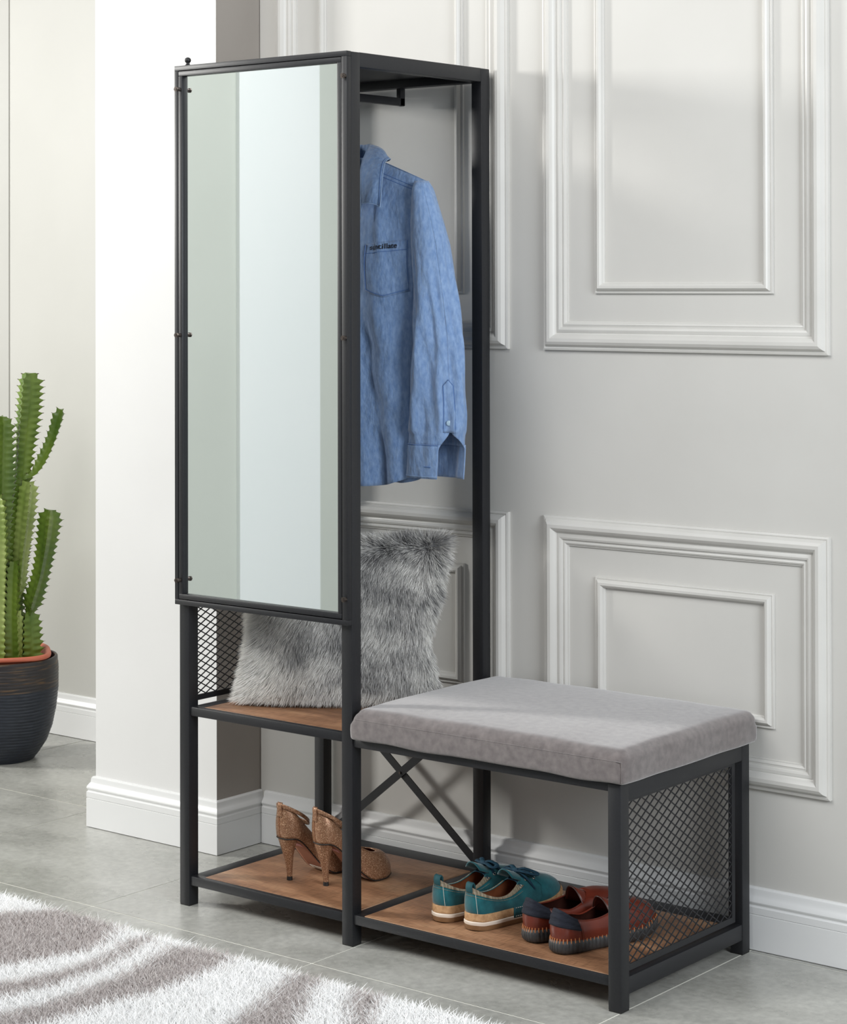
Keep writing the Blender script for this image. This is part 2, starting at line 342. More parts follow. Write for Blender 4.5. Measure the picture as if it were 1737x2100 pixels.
# top frame
B('top_frame', [(p-.001, W1-p+.001, 0.001, p, H-0.030, H), (p-.001, W1-p+.001, D-p, D-0.001, H-0.030, H), (0.001, p, p-.001, D-p+.001, H-0.030, H), (W1-p, W1-0.001, p-.001, D-p+.001, H-0.030, H)])
B('top_panel', [(0.02, W1-0.02, 0.02, D-0.02, H-0.012, H-0.004)], bev=0)
# upper shelf frame and board
sz0, sz1 = 0.4070, 0.4262
B('shelf_frame', [(p-.001, W1-p+.001, 0.003, 0.023, sz0, sz1), (0.02, W1-0.02, D-0.065, D-0.003, sz0, sz1), (0.024, 0.058, 0.0225, D-0.023, sz0, sz1-0.0005), (W1-0.036, W1-0.004, 0.0225, D-0.023, sz0, sz1-0.0005)])
def board(x0, x1, y0, y1, z1):
    bm = bmesh.new(); box(bm, x0, x1, y0, y1, z1-0.012, z1, bev=0.0006)
    for f in bm.faces: f.material_index = 0 if abs(f.normal.z) > 0.9 or f.calc_center_median().z > z1-0.0005 else 1
    o = bm_obj('shelf_board', bm, [M['wood'], M['panelwood_edge']], ht); o['label'] = 'brown wood-grain shelf board'; return o
board(0.0605, W1-0.0365, 0.0150, D-0.0650, sz1+0.0006)
# bottom frame
B('bottom_frame', [(p-.001, W1-p+.001, 0.003, 0.023, rz0, rz1), (0.02, W1-0.01, D-0.062, D-0.003, rz0, rz1), (0.024, 0.0595, 0.0225, D-0.023, rz0, rz1-0.0005),
                   (W1-.001, WT-p+.001, 0.003, 0.023, rz0, rz1), (W1-0.008, WT-0.02, D-0.062, D-0.003, rz0, rz1), (W1-0.0100, W1+0.0235, 0.0225, D-0.023, rz0, rz1-0.0005),
                   (WT-0.024, WT-0.001, p-.001, D-p+.001, 0.0290, 0.0610)])
board(0.0620, W1-0.0105, 0.0145, D-0.0620, rz1+0.0006)
board(W1+0.0265, WT-0.0245, 0.0060, D-0.0620, rz1+0.0014)
# bench top frame
B('bench_frame', [(W1-.001, WT-p+.001, 0.003, 0.023, HB-0.0165, HB-0.0005), (W1-.001, WT-p+.001, D-0.023, D-0.003, HB-0.0165, HB-0.0005), (WT-0.024, WT-0.0005, p-.001, D-p+.001, HB-0.0325, HB)])
# cross brace behind the tower
bm = bmesh.new(); n = (0, 1, 0)
bar(bm, (0.026, D-0.009, 0.408), (W1-0.026, D-0.009, 0.062), 0.0175, 0.003, n); bar(bm, (W1-0.026, D-0.0125, 0.408), (0.026, D-0.0125, 0.062), 0.0175, 0.003, n)
br = bm_obj('cross_brace', bm, M['metal'], ht, smooth=False)
bm = bmesh.new(); cyl(bm, (W1/2, D-0.0165, 0.235), (W1/2, D-0.010, 0.235), 0.0028, 12); bm_obj('brace_bolt', bm, M['bolt'], br)
# hanging rail: flat bar on two end brackets
hx = 0.247
B('hanging_rail', [(hx-0.006, hx+0.006, 0.030, D-0.004, 1.731, 1.749), (hx-0.006, hx+0.006, 0.004, 0.034, 1.735, 1.772), (hx-0.006, hx+0.006, D-0.020, D-0.003, 1.731, 1.772)], bev=0.0015)
# expanded metal side panels
def mesh_panel(name, x, y0, y1, z0, z1, cw, ch, strand=0.0022, rim=0.012):
    bm = bmesh.new(); box(bm, x-0.0015, x+0.0015, y0-rim, y1+rim, z1, z1+rim*0.6); box(bm, x-0.0015, x+0.0015, y0-rim, y1+rim, z0-rim, z0)
    box(bm, x-0.0015, x+0.0015, y0-rim, y0, z0, z1); box(bm, x-0.0015, x+0.0015, y1, y1+rim, z0, z1)
    box(bm, x-0.006, x-0.0015, y1-0.0008, y1+0.003, z0, z1)
    fr = bm_obj(name, bm, M['metal'], ht, smooth=False)
    bm = bmesh.new(); h = z1-z0
    for s in (1, -1):
        k0 = int(-h/ch)-2; k1 = int((y1-y0)/cw)+int(h/ch)+3
        for k in range(k0, k1):
            # line: y = y0 + k*cw + s*(z-z0)*cw/ch
            za, zb = z0, z1; sl = s*cw/ch; c = y0+k*cw
            lo, hi = sorted(((y0-c)/sl, (y1-c)/sl)); t0 = max(0, lo); t1 = min(h, hi)
            if t1-t0 < 0.002: continue
            bar(bm, (x+s*0.0004, c+sl*t0, z0+t0), (x+s*0.0004, c+sl*t1, z0+t1), strand, 0.0016, (1, 0, 0))
    bm_obj('mesh_infill', bm, M['metal'], fr, smooth=False)
mesh_panel('mesh_panel', WT-0.010, 0.040, 0.411, 0.0795, 0.3775, 0.0297, 0.0193)
mesh_panel('mesh_panel', 0.010, 0.040, 0.425, 0.4440, 1.7600, 0.0297, 0.0160)
# mirror door
T = 0.0141; zm = 0.6454
bm = bmesh.new(); o1 = 0.0108
for b in ((0, W1, zm, zm+o1), (0, W1, H-o1, H), (0, o1, zm+o1, H-o1), (W1-o1-0.003, W1, zm+o1, H-o1)): box(bm, b[0], b[1], -T, -0.0002, b[2], b[3], bev=0.0008)
mf = bm_obj('mirror_frame', bm, M['metal'], ht)
bm = bmesh.new(); a0, a1, c0, c1, w = 0.0120, W1-0.0152, zm+0.0125, H-0.0120, 0.0105
for b in ((a0, a1, c0, c0+w), (a0, a1, c1-w, c1), (a0, a0+w, c0+w, c1-w), (a1-w, a1, c0+w, c1-w)): box(bm, b[0], b[1], -T+0.0004, -0.0002, b[2], b[3], bev=0.0008)
bm_obj('inner_frame', bm, M['metal'], mf)
bm = bmesh.new(); box(bm, 0.008, W1-0.010, -0.0022, -0.0008, zm+0.008, H-0.008); bm_obj('frame_backing', bm, M['blackrubber'], mf, smooth=False)
bm = bmesh.new(); box(bm, a0+w-0.002, a1-w+0.002, -0.0048, -0.0024, c0+w-0.002, c1-w+0.002); gl = bm_obj('mirror_glass', bm, M['mirror'], mf, smooth=False); gl['label'] = 'tall narrow silvered mirror pane'
for x, l in ((0.0165, 0.0130), (W1-0.0045, 0.0085)):
    for z in (1.749, 1.2225, 0.6985):
        bm = bmesh.new(); cyl(bm, (x, -T+0.001, z), (x, -T-l+0.004, z), 0.0042, 12); cyl(bm, (x, -T-l+0.004, z), (x, -T-l, z), 0.0056, 6); cyl(bm, (x, -T-l, z), (x, -T-l-0.0008, z), 0.0028, 10)
        bm_obj('bolt', bm, M['bolt'], mf)
# round-headed coat peg on the top left corner
bm = bmesh.new(); px_, py_ = 0.017, 0.010
lathe(bm, [(0.0001, H), (0.0065, H), (0.0065, H+0.003), (0.004, H+0.005), (0.004, H+0.008), (0.006, H+0.010), (0.0072, H+0.0135), (0.0062, H+0.017), (0.003, H+0.0195), (0.0001, H+0.020)], 20, center=(px_, py_))
bm_obj('top_knob', bm, M['metal'], ht)
# seat cushion
def seat():
    x0, x1, y0, y1, z0, z1 = W1+0.0045, WT+0.014, -0.0125, D+0.010, HB+0.0005, 0.479
    nx, ny, nz = 60, 46, 10; V = []; F = []
    # superellipsoidal box grid: map cube surface
    idx = {}
    def key(i, j, k): return (i, j, k)
    def P(i, j, k):
        u, v, w = i/nx*2-1, j/ny*2-1, k/nz*2-1
        r = 0.022
        # rounded box
        hx_, hy_, hz_ = (x1-x0)/2, (y1-y0)/2, (z1-z0)/2
        # bias the samples toward the edges
        e = lambda t: math.copysign(abs(t)**0.75, t)
        X, Y, Z = e(u)*hx_, e(v)*hy_, e(w)*hz_
        rt = 0.017 if w > 0 else 0.007
        cx, cy, cz = max(-hx_+rt, min(hx_-rt, X)), max(-hy_+rt, min(hy_-rt, Y)), max(-hz_+rt, min(hz_-rt, Z))
        d = Vector((X-cx, Y-cy, Z-cz))
        if d.length > 1e-9:
            m_ = max(abs(d.x), abs(d.y), abs(d.z)); d = d.normalized()*rt*(m_/rt if m_ < rt else 1)
        q = Vector((cx, cy, cz))+d
        top = smooth((w+1)/2)
        q.z += 0.009*(1-(u*u))**0.5*(1-(v*v))**0.5*max(0, w) if abs(u) < 1 and abs(v) < 1 else 0
        # slight sag and uneven sides
        q.x += 0.0012*(1-w*w)*u + 0.0012*sin(9*v+2)*u*u
        q.y += 0.0012*(1-w*w)*v
        q.z += (0.0012*sin(7*u+0.6)*max(0, -v) - 0.0008*sin(13*u))*(0.3+0.7*abs(v))*(1 if w < 0 else 0.6)
        # left end tucked in against the tower post
        q.x += 0.010*smooth((-u-0.86)/0.14)*smooth((w+0.2)/1.2)*smooth(-v)
        return q+Vector(((x0+x1)/2, (y0+y1)/2, (z0+z1)/2+0.0))
    def vid(i, j, k):
        if (i, j, k) not in idx: idx[(i, j, k)] = len(V); V.append(P(i, j, k))
        return idx[(i, j, k)]
    for i in range(nx):
        for j in range(ny):
            F.append((vid(i, j, nz), vid(i+1, j, nz), vid(i+1, j+1, nz), vid(i, j+1, nz))); F.append((vid(i, j, 0), vid(i, j+1, 0), vid(i+1, j+1, 0), vid(i+1, j, 0)))
    for i in range(nx):
        for k in range(nz):
            F.append((vid(i, 0, k), vid(i+1, 0, k), vid(i+1, 0, k+1), vid(i, 0, k+1))); F.append((vid(i, ny, k), vid(i, ny, k+1), vid(i+1, ny, k+1), vid(i+1, ny, k)))
    for j in range(ny):
        for k in range(nz):
            F.append((vid(0, j, k), vid(0, j, k+1), vid(0, j+1, k+1), vid(0, j+1, k))); F.append((vid(nx, j, k), vid(nx, j+1, k), vid(nx, j+1, k+1), vid(nx, j, k+1)))
    o = mesh_obj('seat_pad', V, F, M['fabric'], ht, angle=None); o['label'] = 'taupe grey velvet seat pad'
    # seam along the front upper edge
    bm = bmesh.new()
    def ez(t): return t
    pts = [Vector((lerp(x0+0.014, x1-0.004, t), y0-0.0010, z1-0.018)) for t in np.linspace(0, 1, 50)]
    tube(bm, pts, 0.0007, 6)
    tube(bm, [(x1-0.0035, y0-0.0002, z) for z in np.linspace(z0+0.006, z1-0.018, 12)], 0.0009, 6)
    bm_obj('seam', bm, M['fabric'], o)
seat()

# ------------------------------------------------------------------ fur pillow
def strands(name, P, Dv, Ln, Wd, S, m, parent, mi=None, bend=None, extra=None, side=None, segs=2):
    """ribbons: P root, Dv direction, Ln length, Wd width, S shade base, extra=(verts,faces,shade) merged first"""
    n = len(P); rnd = RNG.normal(size=(n, 3)); sd = np.cross(Dv, rnd); sd /= np.linalg.norm(sd, axis=1)[:, None]+1e-9
    B_ = bend if bend is not None else np.zeros((n, 3))
    ts = np.linspace(0, 1, segs+1); vs = []; sh = []
    for i, t in enumerate(ts):
        c = P+Dv*(Ln*t)[:, None]+B_*(t*t)*Ln[:, None]
        if i < segs:
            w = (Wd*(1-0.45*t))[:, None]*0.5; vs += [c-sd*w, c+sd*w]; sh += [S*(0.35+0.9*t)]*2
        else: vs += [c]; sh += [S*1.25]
    k = 2*segs+1; V = np.stack(vs, 1).reshape(-1, 3); SH = np.stack(sh, 1).reshape(-1)
    base = np.arange(n)[:, None]*k; F = []
    loops = []; tot = []
    for i in range(segs):
        if i < segs-1: f = base+np.array([2*i, 2*i+1, 2*i+3, 2*i+2]); tot.append(np.full(n, 4))
        else: f = base+np.array([2*i, 2*i+1, 2*i+2]); tot.append(np.full(n, 3))
        loops.append(f)
    ev, ef, es = extra if extra else (np.zeros((0, 3)), [], np.zeros(0)); ne = len(ev)
    allv = np.concatenate([np.array(ev).reshape(-1, 3), V]); 
    L = [np.array([i for f in ef for i in f], dtype=int)]; T_ = [np.array([len(f) for f in ef], dtype=int)]; MI = [np.zeros(len(ef), dtype=int)]
    for f, t in zip(loops, tot): L.append((f+ne).reshape(-1)); T_.append(t); MI.append(mi if mi is not None else np.zeros(n, dtype=int))
    L = np.concatenate(L); T_ = np.concatenate(T_); MI = np.concatenate(MI); st = np.concatenate([[0], np.cumsum(T_)[:-1]])
    me = bpy.data.meshes.new(name); me.vertices.add(len(allv)); me.vertices.foreach_set('co', allv.astype(np.float32).ravel())
    me.loops.add(len(L)); me.loops.foreach_set('vertex_index', L.astype(np.int32)); me.polygons.add(len(T_))
    me.polygons.foreach_set('loop_start', st.astype(np.int32)); 
    me.polygons.foreach_set('loop_total', T_.astype(np.int32))
    for k_ in (m if isinstance(m, list) else [m]): me.materials.append(k_)
    me.polygons.foreach_set('material_index', MI.astype(np.int32)); me.polygons.foreach_set('use_smooth', np.ones(len(T_), dtype=bool))
    me.update(calc_edges=True)
    at = me.attributes.new('shade', 'FLOAT', 'POINT'); at.data.foreach_set('value', np.concatenate([np.array(es), np.clip(SH, 0, 1)]).astype(np.float32))
    me.validate()
    return link(bpy.data.objects.new(name, me), parent)

def noise3(P, s, seed=0):
    r = np.random.default_rng(seed); v = np.zeros(len(P))
    for o in range(10):
        k = r.normal(size=3)*s*(1+0.35*o); v += np.sin(P@k+r.uniform(0, 6.28))/(1+0.25*o)
    return v/3.2

def pillow():
    base = Vector((0.270, 0.218, 0.4275)); s = Vector((0.80, 0.60, 0)).normalized(); back = Vector((-0.60, 0.80, 0)).normalized()
    lean = 0.10; up = (Vector((0, 0, 1))+back*lean).normalized(); nf = s.cross(up).normalized()    # nf faces the viewer
    hw, hh, th = 0.211, 0.181, 0.070; n = 44; V = []; F = []
    def pt(u, v, side):
        e = max(0, (1-abs(u)**2.6))**0.55*max(0, (1-abs(v)**2.6))**0.55
        pinch = 1-0.06*(1-abs(v)**2)*abs(u)**3; pinchv = 1-0.05*(1-abs(u)**2)*abs(v)**3
        x = u*hw*pinch; z = v*hh*pinchv
        # corners: lower left spreads, right side narrows in the middle, upper right ear
        x -= 0.018*smooth((-u-0.1)/0.9)*smooth(-v)
        x += 0.022*max(0, u)**2*max(0, v)**1.5 + 0.012*max(0, -u)**2*max(0, v)**1.5 + 0.012*max(0, -u)
        x -= 0.016*max(0, u)**2*(1-min(1, abs(v+0.25)/0.6))
        z += 0.012*max(0, -u)**3*max(0, -v)**2
        y = side*th*e*(1+0.15*(-v))
        return base+s*x+up*(z+hh*0.97)+nf*y
    idx = {}
    def vid(i, j, sd):
        if i in (0, n) or j in (0, n): sd = 0
        if (i, j, sd) not in idx: idx[(i, j, sd)] = len(V); V.append(pt(math.sin((i/n-0.5)*pi), math.sin((j/n-0.5)*pi), sd))
        return idx[(i, j, sd)]
    for i in range(n):
        for j in range(n):
            F.append((vid(i, j, 1), vid(i+1, j, 1), vid(i+1, j+1, 1), vid(i, j+1, 1))); F.append((vid(i, j, -1), vid(i, j+1, -1), vid(i+1, j+1, -1), vid(i+1, j, -1)))
    VA = np.array([tuple(v) for v in V]); FA = np.array(F)
    a, b, c, d = (VA[FA[:, k]] for k in range(4)); nr = np.cross(c-a, d-b); ar = np.linalg.norm(nr, axis=1)/2; nr /= (2*ar)[:, None]+1e-12
    N = 120000; w = ar*np.where(nr@np.array(nf) > -0.3, 1.0, 0.25); f = RNG.choice(len(F), N, p=w/w.sum()); u = RNG.random(N)[:, None]; v = RNG.random(N)[:, None]
    P = a[f]*(1-u)*(1-v)+b[f]*u*(1-v)+c[f]*u*v+d[f]*(1-u)*v; nn = nr[f]
    # combed down and to the left, with swirls
    sv, uv = np.array(s), np.array(up); q1 = noise3(P, 16, 3); q2 = noise3(P, 30, 4); q3 = noise3(P, 60, 9)
    X = (P-np.array(base))@sv; Z = (P-np.array(base))@uv
    A_ = X+0.35*Z; q4 = noise3(np.stack([A_*17, Z*4.5, A_*0], 1), 60, 31); q5 = noise3(np.stack([A_*9, Z*3.0, A_*0], 1), 60, 32)
    ang = 0.22*q1+0.28*q2+0.25*q3+0.22*q4+RNG.normal(size=N)*0.12
    tang = -uv[None]*(np.cos(ang))[:, None]-sv[None]*(0.30+np.sin(ang))[:, None]
    # fur sweeps outward near the left border and up over the top edge
    tang -= sv[None]*np.clip((-X-0.13)/0.07, 0, 0.8)[:, None]; tang += sv[None]*np.clip((X-0.17)/0.05, 0, 1.0)[:, None]
    tang += uv[None]*np.clip((Z-0.30)/0.05, 0, 1.3)[:, None]
    Dv = nn*(0.42+0.2*RNG.random(N))[:, None]+tang*0.75; Dv /= np.linalg.norm(Dv, axis=1)[:, None]
    Ln = (0.017+0.012*RNG.random(N)); Wd = 0.00065+0.0004*RNG.random(N)
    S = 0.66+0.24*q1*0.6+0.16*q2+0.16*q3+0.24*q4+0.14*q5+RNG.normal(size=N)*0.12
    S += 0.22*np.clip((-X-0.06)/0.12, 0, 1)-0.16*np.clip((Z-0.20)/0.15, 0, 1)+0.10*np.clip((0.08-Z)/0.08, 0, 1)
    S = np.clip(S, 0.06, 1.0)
    # stay above the shelf board
    low = (P+Dv*Ln[:, None]-nn*0)[:, 2] < 0.430; Dv[low, 2] = np.abs(Dv[low, 2])*0.15; Dv /= np.linalg.norm(Dv, axis=1)[:, None]
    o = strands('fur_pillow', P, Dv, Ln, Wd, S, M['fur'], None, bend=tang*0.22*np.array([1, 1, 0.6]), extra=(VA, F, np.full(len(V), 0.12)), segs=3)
    tag(o, 'grey mottled faux fur pillow leaning on the upper wooden shelf', 'pillow')
pillow()

# ------------------------------------------------------------------ shaggy rug
def rug():
    x0, x1, y0, y1 = -0.95, 1.75, -1.65, -0.262
    G = [[(-0.5, -0.6), (-0.26, -0.48), (-0.17, -0.36), (-0.12, -0.29), (-0.1, -0.255), (0.09, -0.262), (0.13, -0.33), (0.16, -0.39), (0.14, -0.48), (0.1, -0.58), (0.02, -0.7), (-0.3, -0.95)],
         [(0.185, -0.265), (0.17, -0.3), (0.215, -0.42), (0.22, -0.52), (0.18, -0.65), (0.09, -0.76), (-0.15, -0.95), (-0.1, -1.05), (0.17, -0.83), (0.24, -0.7), (0.265, -0.62), (0.265, -0.51), (0.245, -0.39), (0.21, -0.3)],
         [(0.36, -0.255), (0.27, -0.29), (0.31, -0.41), (0.33, -0.51), (0.33, -0.6), (0.33, -0.7), (0.27, -0.9), (0.1, -1.2), (0.3, -1.3), (0.40, -1.04), (0.40, -0.78), (0.41, -0.7), (0.42, -0.58), (0.44, -0.49), (0.43, -0.35), (0.41, -0.26)],
         [(0.72, -0.64), (0.68, -0.55), (0.64, -0.45), (0.61, -0.37), (0.58, -0.29), (0.57, -0.24), (0.62, -0.24), (0.67, -0.34), (0.72, -0.41), (0.77, -0.48), (0.92, -0.66), (1.1, -0.95), (0.95, -1.2)],
         [(0.71, -0.24), (0.77, -0.24), (0.8, -0.3), (0.82, -0.34), (0.87, -0.4), (1.03, -0.57), (1.3, -0.9), (1.2, -1.0), (0.98, -0.61), (0.84, -0.42), (0.76, -0.33)],
         [(-0.9, -0.30), (-0.55, -0.28), (-0.5, -0.4), (-0.7, -0.8), (-0.9, -0.9)], [(1.2, -0.25), (1.35, -0.25), (1.5, -0.5), (1.7, -0.8), (1.4, -0.6)]]
    N = 270000; per = 0.86                       # most blades in the part of the rug nearest the stand
    n1 = int(N*per); X = np.concatenate([RNG.uniform(-0.5, 1.3, n1), RNG.uniform(x0, x1, N-n1)]); Y = np.concatenate([RNG.uniform(-1.12, y1, n1), RNG.uniform(y0, y1, N-n1)])
    # skip most of what lies behind the triangle in front of the camera
    P2 = np.stack([X+RNG.normal(size=N)*0.006, Y+RNG.normal(size=N)*0.006], 1)
    def inside(poly, p):
        c = np.zeros(len(p), bool); poly = np.array(poly); m = len(poly)
        for i in range(m):
            a, b = poly[i], poly[(i+1) % m]
            cond = ((a[1] > p[:, 1]) != (b[1] > p[:, 1])); xs = (b[0]-a[0])*(p[:, 1]-a[1])/(b[1]-a[1]+1e-12)+a[0]; c ^= cond & (p[:, 0] < xs)
        return c
    g = np.zeros(N, bool)
    for poly in G: g |= inside(poly, P2)
    P = np.stack([X, Y, np.full(N, 0.010)], 1)
    q = noise3(P, 9, 21); q2 = noise3(P, 30, 22); q3 = noise3(P, 80, 23)
    az = 2.6+0.5*q+0.6*q2+0.6*q3+RNG.normal(size=N)*1.4; tilt = 0.50+0.45*RNG.random(N)
    # edge tufts lean outward
    Dv = np.stack([np.cos(az)*tilt, np.sin(az)*tilt, np.ones(N)], 1)
    e = np.clip((Y-(y1-0.02))/0.02, 0, 1); Dv[:, 1] += 0.35*e
    Dv /= np.linalg.norm(Dv, axis=1)[:, None]
    Ln = 0.029+0.011*RNG.random(N); Wd = 0.0016+0.0011*RNG.random(N)
    x = np.array([x0, x1, x1, x0]*2); 
    ev = [(x0, y0, 0.0005), (x1, y0, 0.0005), (x1, y1, 0.0005), (x0, y1, 0.0005), (x0, y0, 0.012), (x1, y0, 0.012), (x1, y1, 0.012), (x0, y1, 0.012)]
    ef = [(0, 3, 2, 1), (4, 5, 6, 7), (0, 1, 5, 4), (1, 2, 6, 5), (2, 3, 7, 6), (3, 0, 4, 7)]
    bend = RNG.normal(size=(N, 3))*0.25; bend[:, 2] = -0.25*RNG.random(N)
    o = strands('shag_rug', P, Dv, Ln, Wd, np.full(N, 0.5), [M['rug_base'], M['rug_white'], M['rug_grey']], None, mi=np.where(g, 2, 1), bend=bend, extra=(ev, ef, np.zeros(8)), segs=2)
    tag(o, 'white shaggy rug with curved taupe grey stripes on the tiled floor', 'rug', kind='stuff')
rug()

# ------------------------------------------------------------------ potted cactus
def plant():
    pt = tag(empty('potted_cactus', (-1.417, 0.707, 0)), 'tall branching green spiny cactus in dark ribbed pot beside the white column', 'plant')
    # outer pot with horizontal ribs
    xs = [0, 0.02, 0.05, 0.09, 0.14, 0.20, 0.25, 0.285]; rs = [0.094, 0.108, 0.128, 0.143, 0.1535, 0.160, 0.1605, 0.1585]
    bm = bmesh.new(); n = 96; Z = []; z = 0.0
    while z < 0.278: Z.append(z); z += 0.00105
    rings = []
    for z in [0.0]+Z:
        ring = []
        for k in range(n):
            a = 2*pi*k/n; r = interp(z, xs, rs)
            ph = z/0.0088+0.22*sin(a*2+1.3)+0.12*sin(a*5+z*20); fr = ph % 1
            amp = 0.0017*smooth(z/0.02)*(1 if z < 0.2 else 0.75)
            rid = 1-abs(fr*2-1)**2.5
            brk = 0.35 if (math.floor(ph)*7.13+a*3.1) % 3.3 < 0.25 else 1
            r += amp*rid*brk if z < 0.268 else 0
            ring.append(bm.verts.new((r*cos(a), r*sin(a), z+0.0004)))
        rings.append(ring)
    for r_, zz in ((0.1590, 0.279), (0.1588, 0.2845), (0.1565, 0.2875), (0.1525, 0.2875), (0.1500, 0.2845), (0.1495, 0.25)):
        rings.append([bm.verts.new((r_*cos(2*pi*k/n), r_*sin(2*pi*k/n), zz)) for k in range(n)])
    for i in range(len(rings)-1):
        for k in range(n):
            f = bm.faces.new((rings[i][k], rings[i][(k+1) % n], rings[i+1][(k+1) % n], rings[i+1][k])); f.material_index = 1 if i > 0 and rings[i][0].co.z > 0.205 else 0
    bm.faces.new(rings[0])
    o = bm_obj('outer_pot', bm, [M['glaze'], M['glaze_rim']], pt, angle=60); o['label'] = 'dark blue black ribbed ceramic pot'
    # terracotta coloured inner pot with a folded lip
    bm = bmesh.new(); n = 80
    def sq(r, a, e=3.4): return r/((abs(cos(a))**e+abs(sin(a))**e)**(1/e))
    lv = [(0.105, 0.16), (0.124, 0.262), (0.126, 0.280), (0.128, 0.2885), (0.135, 0.2880), (0.1385, 0.2900), (0.1395, 0.2945), (0.1385, 0.2995), (0.1350, 0.3020), (0.1290, 0.3010), (0.1240, 0.2960), (0.1205, 0.280), (0.114, 0.24), (0.112, 0.19)]
    rr = [[bm.verts.new((sq(r, 2*pi*k/n+0.67)*cos(2*pi*k/n), sq(r, 2*pi*k/n+0.67)*sin(2*pi*k/n), z+0.0006)) for k in range(n)] for r, z in lv]
    for i in range(len(rr)-1):
        for k in range(n): bm.faces.new((rr[i][k], rr[i][(k+1) % n], rr[i+1][(k+1) % n], rr[i+1][k]))
    o = bm_obj('nursery_pot', bm, M['terracotta'], pt, angle=60); o['label'] = 'terracotta coloured plastic inner pot'
    bm = bmesh.new(); rings = lathe(bm, [(0.0005, 0.245), (0.03, 0.247), (0.07, 0.244), (0.10, 0.242), (0.125, 0.24)], 40)
    for v in bm.verts: v.co.z += 0.003*sin(v.co.x*90)*cos(v.co.y*80)
    bm_obj('soil', bm, M['soil'], pt)
    R = Vector((0.7822, 0.6230, 0)); Nn = Vector((-0.6230, 0.7822, 0))
    def stem(path, hw, m, ribs=4, rot=0.0, neck=0.012, pitch=0.0185, tooth=0.36):
        pts = [R*s+Vector((0, 0, z))+Nn*e for s, z, e in path]
        L = sum((pts[i+1]-pts[i]).length for i in range(len(pts)-1)); n = max(12, int(L/0.0024)); P = catmull(pts, n)
        bm = bmesh.new(); K = ribs*6; prev = None; rings = []; tips = []
        # parallel frame
        d0 = (P[1]-P[0]).normalized(); u = d0.cross(Vector((0.3, 1, 0.1))).normalized()
        acc = 0.0
        for i, q in enumerate(P):
            d = (P[min(i+1, n-1)]-P[max(i-1, 0)]).normalized(); u = (u-d*u.dot(d)).normalized(); v = d.cross(u)
            if i: acc += (P[i]-P[i-1]).length
            env = min(1, 0.35+0.65*smooth(acc/(neck*3))); env *= 0.55+0.45*smooth((L-acc)/0.025)
            env *= 1+0.13*sin(acc*17+rot*5)
            ring = []
            for k in range(K):
                a = 2*pi*k/K; rb = (a*ribs/(2*pi)) % 1; dd = abs(rb-round(rb))*2; ridx = int(round(a*ribs/(2*pi))) % ribs
                ph = (acc/pitch+0.37*ridx) % 1
                th = (1-abs(ph*2-1))**1.3
                w = (1-dd)**2.2
                r = hw*env*(0.36+w*(0.48+tooth*th))
                rr = a+rot; c = q+(u*cos(rr)+v*sin(rr))*r+d*(0.004*w*th if dd < 0.01 else 0)
                ring.append(bm.verts.new(c))
                if dd < 0.01 and abs(ph-0.5) < 0.0024/pitch*0.5 and acc > 0.006: tips.append((c, (u*cos(rr)+v*sin(rr)), d, v*cos(rr)-u*sin(rr)))
            rings.append(ring)
        for i in range(len(rings)-1):
            for k in range(K): bm.faces.new((rings[i][k], rings[i][(k+1) % K], rings[i+1][(k+1) % K], rings[i+1][k]))
        bm.faces.new(rings[-1]); bm.faces.new(rings[0][::-1])
        for c, o_, d, t in tips:
            for sg in (-1, 1):
                e = c+o_*0.0042+t*0.0022*sg+d*0.0012; b = c-o_*0.0008
                a0, a1, a2 = bm.verts.new(b+d*0.0007), bm.verts.new(b-d*0.0007+t*0.0006), bm.verts.new(b-t*0.0008); tp = bm.verts.new(e)
                for f in ((a0, a1, tp), (a1, a2, tp), (a2, a0, tp)): bm.faces.new(f).material_index = 1
        me_ = bm_obj('stem', bm, [m, M['thorn']], pt, angle=50)
    g, l = M['cactus'], M['cactus_light']
    stem([(0.026, 0.235, 0.03), (0.033, 0.55, 0.03), (0.054, 0.815, 0.02), (0.070, 0.967, 0.01), (0.080, 1.083, 0.0)], 0.036, g, 3, 0.25)
    stem([(0.002, 0.235, -0.02), (-0.001, 0.678, -0.02), (0.006, 0.962, -0.02)], 0.040, g, 4, 0.95)
    stem([(0.060, 0.785, 0.02), (0.092, 0.800, 0.02), (0.122, 0.848, 0.02), (0.148, 0.908, 0.015), (0.170, 0.980, 0.01)], 0.0205, g, 3, 0.5, neck=0.03)
    stem([(0.050, 0.45, 0.0), (0.058, 0.568, 0.0), (0.070, 0.678, 0.0), (0.081, 0.776, 0.0)], 0.031, l, 3, 0.75)
    stem([(0.003, 0.235, -0.06), (0.008, 0.486, -0.06), (0.003, 0.742, -0.06)], 0.027, l, 4, 0.25)
    stem([(0.044, 0.235, -0.03), (0.040, 0.417, -0.03), (0.045, 0.556, -0.03)], 0.024, g, 4, 0.1)
    stem([(0.030, 0.235, 0.06), (0.028, 0.50, 0.06), (0.032, 0.66, 0.06)], 0.027, g, 4, 0.4)
    stem([(0.081, 0.400, 0.0), (0.090, 0.438, 0.0), (0.112, 0.513, 0.0), (0.130, 0.609, 0.0), (0.141, 0.697, 0.0)], 0.033, g, 3, 0.55, neck=0.014)
    stem([(0.081, 0.235, 0.0), (0.081, 0.330, 0.0), (0.080, 0.412, 0.0)], 0.032, g, 3, 0.15, neck=0.004)
    stem([(0.060, 0.235, -0.04), (0.058, 0.33, -0.04), (0.057, 0.418, -0.04)], 0.016, l, 3, 0.7)
    stem([(-0.06, 0.235, 0.0), (-0.075, 0.5, 0.0), (-0.08, 0.80, 0.0)], 0.034, g, 4, 0.4)
    stem([(-0.04, 0.235, 0.06), (-0.055, 0.45, 0.06), (-0.10, 0.66, 0.06)], 0.028, l, 4, 0.1)
